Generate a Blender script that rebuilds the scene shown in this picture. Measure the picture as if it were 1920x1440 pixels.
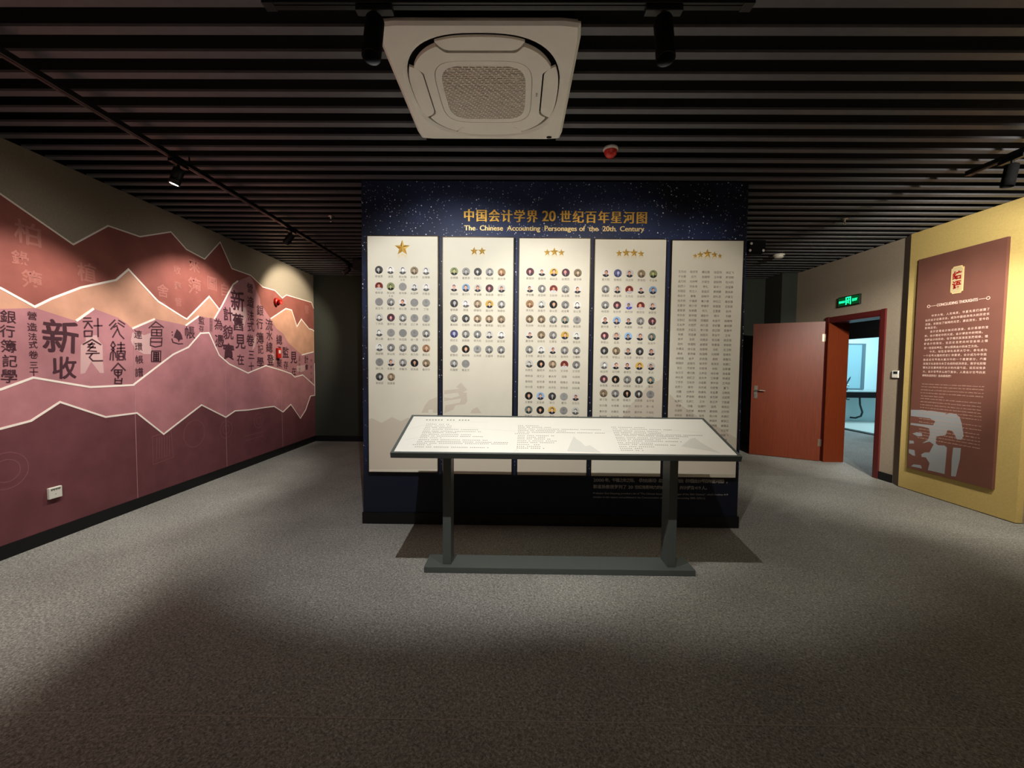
# Exhibition hall: starfield wall of portrait boards, reading lectern, calligraphy mural, slatted ceiling
import bpy, math, random, json
from mathutils import Vector, Matrix

for o in list(bpy.data.objects): bpy.data.objects.remove(o)
SC = bpy.context.scene
COL = SC.collection
R = math.radians

# ------------------------------------------------------------------ camera, world, exposure
F, PITCH, ROLL, YAW = 765.48, 0.0464932, 0.0089814, -0.0091927
def cam_dir(u, v):
    c, s = math.cos(ROLL), math.sin(ROLL)
    u, v = c*u - s*v, s*u + c*v
    d = (u, math.cos(PITCH) + v*math.sin(PITCH), -math.sin(PITCH) + v*math.cos(PITCH))
    c, s = math.cos(YAW), math.sin(YAW)
    return Vector((c*d[0] + s*d[1], -s*d[0] + c*d[1], d[2]))
fw = cam_dir(0, 0); rt = cam_dir(1, 0) - fw; up = cam_dir(0, 1) - fw
cam = bpy.data.cameras.new('camera'); camo = bpy.data.objects.new('camera', cam); COL.objects.link(camo)
cam.sensor_fit = 'HORIZONTAL'; cam.sensor_width = 36.0; cam.lens = 36.0*F/1920.0
cam.clip_start = 0.05; cam.clip_end = 100
camo.matrix_world = Matrix(((rt.x, up.x, -fw.x, 0), (rt.y, up.y, -fw.y, 0), (rt.z, up.z, -fw.z, 1.4), (0, 0, 0, 1)))
SC.camera = camo
w = bpy.data.worlds.new('world'); SC.world = w; w.use_nodes = True
w.node_tree.nodes['Background'].inputs[0].default_value = (0.9, 0.95, 1.0, 1)
w.node_tree.nodes['Background'].inputs[1].default_value = 0.02
SC.view_settings.view_transform = 'Standard'; SC.view_settings.look = 'None'
SC.view_settings.gamma = 1.0; SC.view_settings.use_curve_mapping = False
SC.view_settings.exposure = 0.55

# spotlight strengths (each light itself is made by its lamp's builder)
WARM = (1.0, 0.92, 0.83); NEUT = (1.0, 0.96, 0.91)
P_FRONT_L, P_FRONT_R, P_MURAL, P_POSTER, P_REAR_FILL = 88.0, 50.0, 78.0, 90.0, 72.0
SPILL_FILL = 0.10            # strength of the extra wide fill light added at each lamp
# unseen area lights, added to brighten the corridor and give the washroom bluish daylight
def area(name, loc, rot, sx, sy, power, col):
    l = bpy.data.lights.new(name, 'AREA'); l.shape = 'RECTANGLE'; l.size = sx; l.size_y = sy
    l.energy = power; l.color = col
    o = bpy.data.objects.new(name, l); COL.objects.link(o); o.location = loc; o.rotation_euler = rot
    return o
area('washroom_daylight_fill', (8.7, 9.6, 2.7), (0, 0, 0), 1.2, 1.2, 56, (0.60, 0.88, 1.0))
area('corridor_fill', (6.1, 7.0, 2.75), (0, 0, 0), 0.5, 1.2, 34, (0.82, 0.95, 1.0))

# ------------------------------------------------------------------ materials
def lin(h):
    h = h.lstrip('#'); r = []
    for i in (0, 2, 4):
        c = int(h[i:i+2], 16)/255.0
        r.append(c/12.92 if c <= 0.04045 else ((c + 0.055)/1.055)**2.4)
    return r
def mat(name, hexc, rough=0.6, metal=0.0, spec=0.3, var=0.0, scale=40.0, bump=0.0, bscale=200.0, emit=None, estr=0.0, coords='Object'):
    m = bpy.data.materials.new(name); m.use_nodes = True; nt = m.node_tree; N = nt.nodes; Lk = nt.links
    b = N['Principled BSDF']; c = lin(hexc)
    b.inputs['Base Color'].default_value = (*c, 1); b.inputs['Roughness'].default_value = rough
    b.inputs['Metallic'].default_value = metal; b.inputs['Specular IOR Level'].default_value = spec
    tc = N.new('ShaderNodeTexCoord')
    if var > 0:
        no = N.new('ShaderNodeTexNoise'); no.inputs['Scale'].default_value = scale; no.inputs['Detail'].default_value = 5
        Lk.new(tc.outputs[coords], no.inputs['Vector'])
        mr = N.new('ShaderNodeMapRange'); mr.inputs[1].default_value = 0.3; mr.inputs[2].default_value = 0.7
        mr.inputs[3].default_value = 1 - var; mr.inputs[4].default_value = 1 + var
        Lk.new(no.outputs[0], mr.inputs[0])
        mx = N.new('ShaderNodeMix'); mx.data_type = 'RGBA'; mx.blend_type = 'MULTIPLY'; mx.inputs[0].default_value = 1
        mx.inputs[6].default_value = (*c, 1); Lk.new(mr.outputs[0], mx.inputs[7]); Lk.new(mx.outputs[2], b.inputs['Base Color'])
    if bump > 0:
        n2 = N.new('ShaderNodeTexNoise'); n2.inputs['Scale'].default_value = bscale; n2.inputs['Detail'].default_value = 3
        Lk.new(tc.outputs[coords], n2.inputs['Vector'])
        bp = N.new('ShaderNodeBump'); bp.inputs['Strength'].default_value = bump; bp.inputs['Distance'].default_value = 0.004
        Lk.new(n2.outputs[0], bp.inputs['Height']); Lk.new(bp.outputs[0], b.inputs['Normal'])
    if emit:
        b.inputs['Emission Color'].default_value = (*lin(emit), 1); b.inputs['Emission Strength'].default_value = estr
    return m
MT = {}
def M(name, *a, **k):
    if name not in MT: MT[name] = mat(name, *a, **k)
    return MT[name]

def carpet_material():
    m = bpy.data.materials.new('speckled_grey_carpet'); m.use_nodes = True; nt = m.node_tree; N = nt.nodes; Lk = nt.links
    b = N['Principled BSDF']; b.inputs['Roughness'].default_value = 0.85; b.inputs['Specular IOR Level'].default_value = 0.25
    tc = N.new('ShaderNodeTexCoord')
    mp = N.new('ShaderNodeMapping'); mp.inputs['Scale'].default_value = (1, 1, 1); mp.inputs['Rotation'].default_value = (0, 0, 0.5)
    Lk.new(tc.outputs['Object'], mp.inputs['Vector'])
    n1 = N.new('ShaderNodeTexNoise'); n1.inputs['Scale'].default_value = 95; n1.inputs['Detail'].default_value = 3; n1.inputs['Roughness'].default_value = 0.7
    n1.inputs['Distortion'].default_value = 0.8
    n2 = N.new('ShaderNodeTexNoise'); n2.inputs['Scale'].default_value = 2.2; n2.inputs['Detail'].default_value = 3
    n3 = N.new('ShaderNodeTexNoise'); n3.inputs['Scale'].default_value = 420; n3.inputs['Detail'].default_value = 2
    Lk.new(mp.outputs[0], n1.inputs['Vector']); Lk.new(tc.outputs['Object'], n2.inputs['Vector']); Lk.new(tc.outputs['Object'], n3.inputs['Vector'])
    cr = N.new('ShaderNodeValToRGB'); e = cr.color_ramp.elements
    e[0].position = 0.33; e[0].color = (*lin('#5f605c'), 1); e[1].position = 0.68; e[1].color = (*lin('#b6b7b0'), 1)
    x = cr.color_ramp.elements.new(0.5); x.color = (*lin('#8a8a85'), 1)
    Lk.new(n1.outputs[0], cr.inputs[0])
    mr = N.new('ShaderNodeMapRange'); mr.inputs[1].default_value = 0.3; mr.inputs[2].default_value = 0.7; mr.inputs[3].default_value = 0.9; mr.inputs[4].default_value = 1.08
    Lk.new(n2.outputs[0], mr.inputs[0])
    mx = N.new('ShaderNodeMix'); mx.data_type = 'RGBA'; mx.blend_type = 'MULTIPLY'; mx.inputs[0].default_value = 1
    Lk.new(cr.outputs[0], mx.inputs[6]); Lk.new(mr.outputs[0], mx.inputs[7]); Lk.new(mx.outputs[2], b.inputs['Base Color'])
    ad = N.new('ShaderNodeMath'); ad.operation = 'ADD'; Lk.new(n1.outputs[0], ad.inputs[0]); Lk.new(n3.outputs[0], ad.inputs[1])
    bp = N.new('ShaderNodeBump'); bp.inputs['Strength'].default_value = 0.55; bp.inputs['Distance'].default_value = 0.004
    Lk.new(ad.outputs[0], bp.inputs['Height']); Lk.new(bp.outputs[0], b.inputs['Normal'])
    return m
def starfield_material():
    m = bpy.data.materials.new('starfield_print'); m.use_nodes = True; nt = m.node_tree; N = nt.nodes; Lk = nt.links
    b = N['Principled BSDF']; b.inputs['Roughness'].default_value = 0.5; b.inputs['Specular IOR Level'].default_value = 0.25
    tc = N.new('ShaderNodeTexCoord')
    nz = N.new('ShaderNodeTexNoise'); nz.inputs['Scale'].default_value = 1.3; nz.inputs['Detail'].default_value = 6
    Lk.new(tc.outputs['Object'], nz.inputs['Vector'])
    cr = N.new('ShaderNodeValToRGB'); e = cr.color_ramp.elements
    e[0].position = 0.35; e[0].color = (*lin('#10131f'), 1); e[1].position = 0.80; e[1].color = (*lin('#2f3c63'), 1)
    Lk.new(nz.outputs[0], cr.inputs[0])
    cur = cr.outputs[0]
    for sc_, thr, thr2, keep in ((26.0, 0.10, 0.16, 0.25), (50.0, 0.10, 0.20, 0.35), (13.0, 0.05, 0.075, 0.2)):
        vo = N.new('ShaderNodeTexVoronoi'); vo.inputs['Scale'].default_value = sc_
        Lk.new(tc.outputs['Object'], vo.inputs['Vector'])
        mr = N.new('ShaderNodeMapRange'); mr.inputs[1].default_value = thr; mr.inputs[2].default_value = thr2
        mr.inputs[3].default_value = 1; mr.inputs[4].default_value = 0
        Lk.new(vo.outputs['Distance'], mr.inputs[0])
        sp = N.new('ShaderNodeSeparateColor'); Lk.new(vo.outputs['Color'], sp.inputs[0])
        mr2 = N.new('ShaderNodeMapRange'); mr2.inputs[1].default_value = keep; mr2.inputs[2].default_value = 1.0; mr2.inputs[3].default_value = 0; mr2.inputs[4].default_value = 1.0
        Lk.new(sp.outputs[0], mr2.inputs[0])
        mu = N.new('ShaderNodeMath'); mu.operation = 'MULTIPLY'; Lk.new(mr.outputs[0], mu.inputs[0]); Lk.new(mr2.outputs[0], mu.inputs[1])
        mx = N.new('ShaderNodeMix'); mx.data_type = 'RGBA'; mx.inputs[7].default_value = (0.85, 0.88, 1, 1)
        Lk.new(mu.outputs[0], mx.inputs[0]); Lk.new(cur, mx.inputs[6]); cur = mx.outputs[2]
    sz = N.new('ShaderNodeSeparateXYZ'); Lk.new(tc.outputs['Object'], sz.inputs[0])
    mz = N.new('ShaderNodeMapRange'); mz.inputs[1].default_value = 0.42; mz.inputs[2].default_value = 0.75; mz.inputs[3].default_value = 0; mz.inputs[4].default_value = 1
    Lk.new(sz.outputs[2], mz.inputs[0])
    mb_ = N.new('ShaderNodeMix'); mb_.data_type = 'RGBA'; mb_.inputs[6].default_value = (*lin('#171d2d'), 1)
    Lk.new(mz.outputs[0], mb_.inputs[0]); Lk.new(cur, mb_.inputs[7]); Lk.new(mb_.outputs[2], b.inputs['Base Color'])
    return m
def wood_material():
    m = bpy.data.materials.new('orange_brown_wood'); m.use_nodes = True; nt = m.node_tree; N = nt.nodes; Lk = nt.links
    b = N['Principled BSDF']; b.inputs['Roughness'].default_value = 0.42; b.inputs['Specular IOR Level'].default_value = 0.4
    tc = N.new('ShaderNodeTexCoord'); mp = N.new('ShaderNodeMapping'); mp.inputs['Scale'].default_value = (22, 22, 0.8)
    Lk.new(tc.outputs['Object'], mp.inputs['Vector'])
    n1 = N.new('ShaderNodeTexNoise'); n1.inputs['Scale'].default_value = 6; n1.inputs['Detail'].default_value = 6; n1.inputs['Distortion'].default_value = 0.6
    Lk.new(mp.outputs[0], n1.inputs['Vector'])
    cr = N.new('ShaderNodeValToRGB'); e = cr.color_ramp.elements
    e[0].position = 0.3; e[0].color = (*lin('#5a2208'), 1); e[1].position = 0.7; e[1].color = (*lin('#6e2b0e'), 1)
    Lk.new(n1.outputs[0], cr.inputs[0]); Lk.new(cr.outputs[0], b.inputs['Base Color'])
    return m
def colour_material(name):
    m = bpy.data.materials.new(name); m.use_nodes = True; nt = m.node_tree; N = nt.nodes
    b = N['Principled BSDF']; b.inputs['Roughness'].default_value = 0.55; b.inputs['Specular IOR Level'].default_value = 0.2
    a = N.new('ShaderNodeAttribute'); a.attribute_name = 'Col'; nt.links.new(a.outputs['Color'], b.inputs['Base Color'])
    return m

# ------------------------------------------------------------------ helpers
def tag(o, label=None, cat=None, group=None, kind=None):
    if label: o['label'] = label
    if cat: o['category'] = cat
    if group: o['group'] = group
    if kind: o['kind'] = kind
    return o
def empty(name, loc=(0, 0, 0), parent=None):
    o = bpy.data.objects.new(name, None); COL.objects.link(o); o.location = loc; o.empty_display_size = 0.1
    if parent: o.parent = parent
    return o
class MB:
    def __init__(s): s.v = []; s.f = []; s.c = []; s.sm = []
    def add(s, vs, fs, c=None, sm=False):
        n = len(s.v); s.v += [tuple(p) for p in vs]
        for f in fs: s.f.append(tuple(i + n for i in f)); s.c.append(c); s.sm.append(sm)
    def box(s, x0, y0, z0, x1, y1, z1, c=None):
        v = [(x0,y0,z0),(x1,y0,z0),(x1,y1,z0),(x0,y1,z0),(x0,y0,z1),(x1,y0,z1),(x1,y1,z1),(x0,y1,z1)]
        s.add(v, [(0,3,2,1),(4,5,6,7),(0,1,5,4),(1,2,6,5),(2,3,7,6),(3,0,4,7)], c); return s
    def cyl(s, a, b, r0, r1=None, n=20, caps=True, c=None):
        a, b = Vector(a), Vector(b); r1 = r0 if r1 is None else r1
        d = (b - a).normalized(); t = Vector((0,0,1)) if abs(d.z) < 0.9 else Vector((1,0,0))
        x = d.cross(t).normalized(); y = d.cross(x)
        vs = [a + (x*math.cos(2*math.pi*i/n) + y*math.sin(2*math.pi*i/n))*r0 for i in range(n)]
        vs += [b + (x*math.cos(2*math.pi*i/n) + y*math.sin(2*math.pi*i/n))*r1 for i in range(n)]
        s.add(vs, [(i, i + n, (i+1) % n + n, (i+1) % n) for i in range(n)], c, True)
        if caps:
            s.add(vs[:n], [tuple(range(n))], c); s.add(vs[n:], [tuple(range(n))[::-1]], c)
        return s
    def tube(s, pts, r, n=10, c=None):
        for p, q_ in zip(pts[:-1], pts[1:]): s.cyl(p, q_, r, n=n, c=c)
        for p in pts[1:-1]: s.ball(p, r, c=c)
        return s
    def ball(s, p, r, n=10, c=None, sz=1.0):
        p = Vector(p); m = n//2; vs = []
        for j in range(m + 1):
            t = math.pi*j/m
            for i in range(n): vs.append(p + Vector((r*math.sin(t)*math.cos(2*math.pi*i/n), r*math.sin(t)*math.sin(2*math.pi*i/n), r*sz*math.cos(t))))
        s.add(vs, [(j*n + i, (j+1)*n + i, (j+1)*n + (i+1) % n, j*n + (i+1) % n) for j in range(m) for i in range(n)], c, True); return s
    def lathe(s, base, axis, prof, n=24, c=None):
        base = Vector(base); d = Vector(axis).normalized(); t = Vector((0,0,1)) if abs(d.z) < 0.9 else Vector((1,0,0))
        x = d.cross(t).normalized(); y = d.cross(x); vs = []
        for r, h in prof:
            for i in range(n):
                a = 2*math.pi*i/n; vs.append(base + d*h + (x*math.cos(a) + y*math.sin(a))*r)
        s.add(vs, [(j*n + i, (j+1)*n + i, (j+1)*n + (i+1) % n, j*n + (i+1) % n) for j in range(len(prof) - 1) for i in range(n)], c, True)
        return s
    def build(s, name, m, parent=None, bevel=0):
        me = bpy.data.meshes.new(name); me.from_pydata(s.v, [], s.f)
        if any(s.sm):
            me.polygons.foreach_set('use_smooth', s.sm)
        ms = m if isinstance(m, (list, tuple)) else [m]
        for k in ms: me.materials.append(k)
        if len(ms) > 1: me.polygons.foreach_set('material_index', [c or 0 for c in s.c])
        elif s.c and isinstance(s.c[0], tuple):
            ca = me.color_attributes.new('Col', 'FLOAT_COLOR', 'CORNER'); buf = []
            for f, c in zip(s.f, s.c): buf += [*(c or (1,1,1)), 1.0]*len(f)
            ca.data.foreach_set('color', buf)
        me.update(); o = bpy.data.objects.new(name, me); COL.objects.link(o)
        if parent: o.parent = parent
        if bevel:
            bv = o.modifiers.new('bevel', 'BEVEL'); bv.width = bevel; bv.segments = 2; bv.limit_method = 'ANGLE'
        return o
class Plane:
    'a flat surface: origin, right, up, outward normal'
    def __init__(s, o, ex, ey, n): s.o, s.ex, s.ey, s.n = map(Vector, (o, ex, ey, n))
    def p(s, u, v, d=0.0): return s.o + s.ex*u + s.ey*v + s.n*d
from mathutils.geometry import tessellate_polygon
def slab(mb, P, poly, d0, d1, c=None):
    'prism on a plane from depth d0 to d1; poly is a list of (u, v)'
    tr = tessellate_polygon([[Vector((u, v, 0)) for u, v in poly]])
    n = len(poly); ar = sum(poly[i][0]*poly[(i+1) % n][1] - poly[(i+1) % n][0]*poly[i][1] for i in range(n))
    if ar < 0:
        poly = poly[::-1]; tr = [tuple(n - 1 - i for i in t) for t in tr]
    fr = [P.p(u, v, d1) for u, v in poly]
    fs = []
    for t in tr:
        a, b, c_ = [poly[i] for i in t]
        if (b[0]-a[0])*(c_[1]-a[1]) - (b[1]-a[1])*(c_[0]-a[0]) < 0: t = t[::-1]
        fs.append(tuple(t))
    mb.add(fr, fs, c)
    if d1 - d0 > 1e-5:
        bk = [P.p(u, v, d0) for u, v in poly]
        mb.add(fr + bk, [(i, i + n, (i+1) % n + n, (i+1) % n) for i in range(n)], c)
def stroke(mb, P, pts, wd, d0, d1, c=None, closed=False):
    'a polyline band of width wd on a plane, mitred'
    pts = [Vector((u, v)) for u, v in pts]; n = len(pts); Lf, Rt = [], []
    for i in range(n):
        a = pts[i-1] if i > 0 else None; b = pts[i+1] if i < n - 1 else None
        if a is not None and b is not None:
            t1 = (pts[i]-a).normalized(); t2 = (b-pts[i]).normalized(); n1 = Vector((-t1.y, t1.x)); n2 = Vector((-t2.y, t2.x))
            m = (n1+n2); m = m.normalized() if m.length > 1e-3 else n1; k = min(2.2, 1/max(0.3, m.dot(n1)))
        else:
            t = (b-pts[i]).normalized() if b is not None else (pts[i]-a).normalized(); m = Vector((-t.y, t.x)); k = 1
        Lf.append(pts[i] + m*wd/2*k); Rt.append(pts[i] - m*wd/2*k)
    for i in range(n-1):
        slab(mb, P, [Rt[i].to_tuple(), Rt[i+1].to_tuple(), Lf[i+1].to_tuple(), Lf[i].to_tuple()], d0, d1, c)
def rrect(x0, y0, x1, y1, r, n=5):
    out = []
    for cx, cy, a0 in ((x1-r, y1-r, 0), (x0+r, y1-r, 90), (x0+r, y0+r, 180), (x1-r, y0+r, 270)):
        for i in range(n+1):
            a = R(a0 + 90*i/n); out.append((cx + r*math.cos(a), cy + r*math.sin(a)))
    return out
# glyphs of the built-in font (its own CJK fallback), cached as flat outlines
GC = {}
def glyph(t, off=0.0):
    k = (t, off)
    if k not in GC:
        cu = bpy.data.curves.new('glyph', 'FONT'); cu.body = t; cu.size = 1; cu.resolution_u = 3; cu.offset = off
        o = bpy.data.objects.new('glyph', cu); COL.objects.link(o); bpy.context.view_layer.update()
        me = bpy.data.meshes.new_from_object(o.evaluated_get(bpy.context.evaluated_depsgraph_get()))
        vs = [(v.co.x, v.co.y) for v in me.vertices]; fs = [tuple(p.vertices) for p in me.polygons]
        up_ = [me.polygons[i].normal.z > 0 for i in range(len(fs))]
        fs = [f if u else f[::-1] for f, u in zip(fs, up_)]
        bpy.data.objects.remove(o); bpy.data.meshes.remove(me); bpy.data.curves.remove(cu)
        GC[k] = (vs, fs)
    return GC[k]
def put_glyph(mb, P, t, u, v, sx, sy, d, off=0.0, c=None, rot=0.0, wob=None):
    'one CJK glyph centred on (u, v)'
    vs, fs = glyph(t, off); out = []; cr, sr = math.cos(rot), math.sin(rot)
    for x, y in vs:
        x -= 0.5; y -= 0.38
        if wob:
            x += wob*math.sin(9*y + 1.3*ord(t[0]) + 7*x); y += wob*math.sin(8*x + ord(t[0]))
        x *= sx; y *= sy; out.append(P.p(u + x*cr - y*sr, v + x*sr + y*cr, d))
    mb.add(out, fs, c)
def put_line(mb, P, text, u0, u1, v, size, d, off=0.0, c=None):
    'a line of Latin text fitted between u0 and u1, baseline v'
    vs, fs = glyph(text, off); x0 = min(x for x, y in vs); x1 = max(x for x, y in vs); k = (u1-u0)/(x1-x0)
    mb.add([P.p(u0 + (x-x0)*k, v + y*size, d) for x, y in vs], fs, c)
def put_cjk(mb, P, text, u0, u1, v, size, d, off=0.0, c=None, n=None):
    'CJK line: glyph centres spread evenly from u0 to u1'
    n = n or len(text); st = (u1-u0)/max(1, n-1)
    for i, ch in enumerate(text):
        if ch != ' ': put_glyph(mb, P, ch, u0 + i*st, v, size, size, d, off, c)
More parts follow.
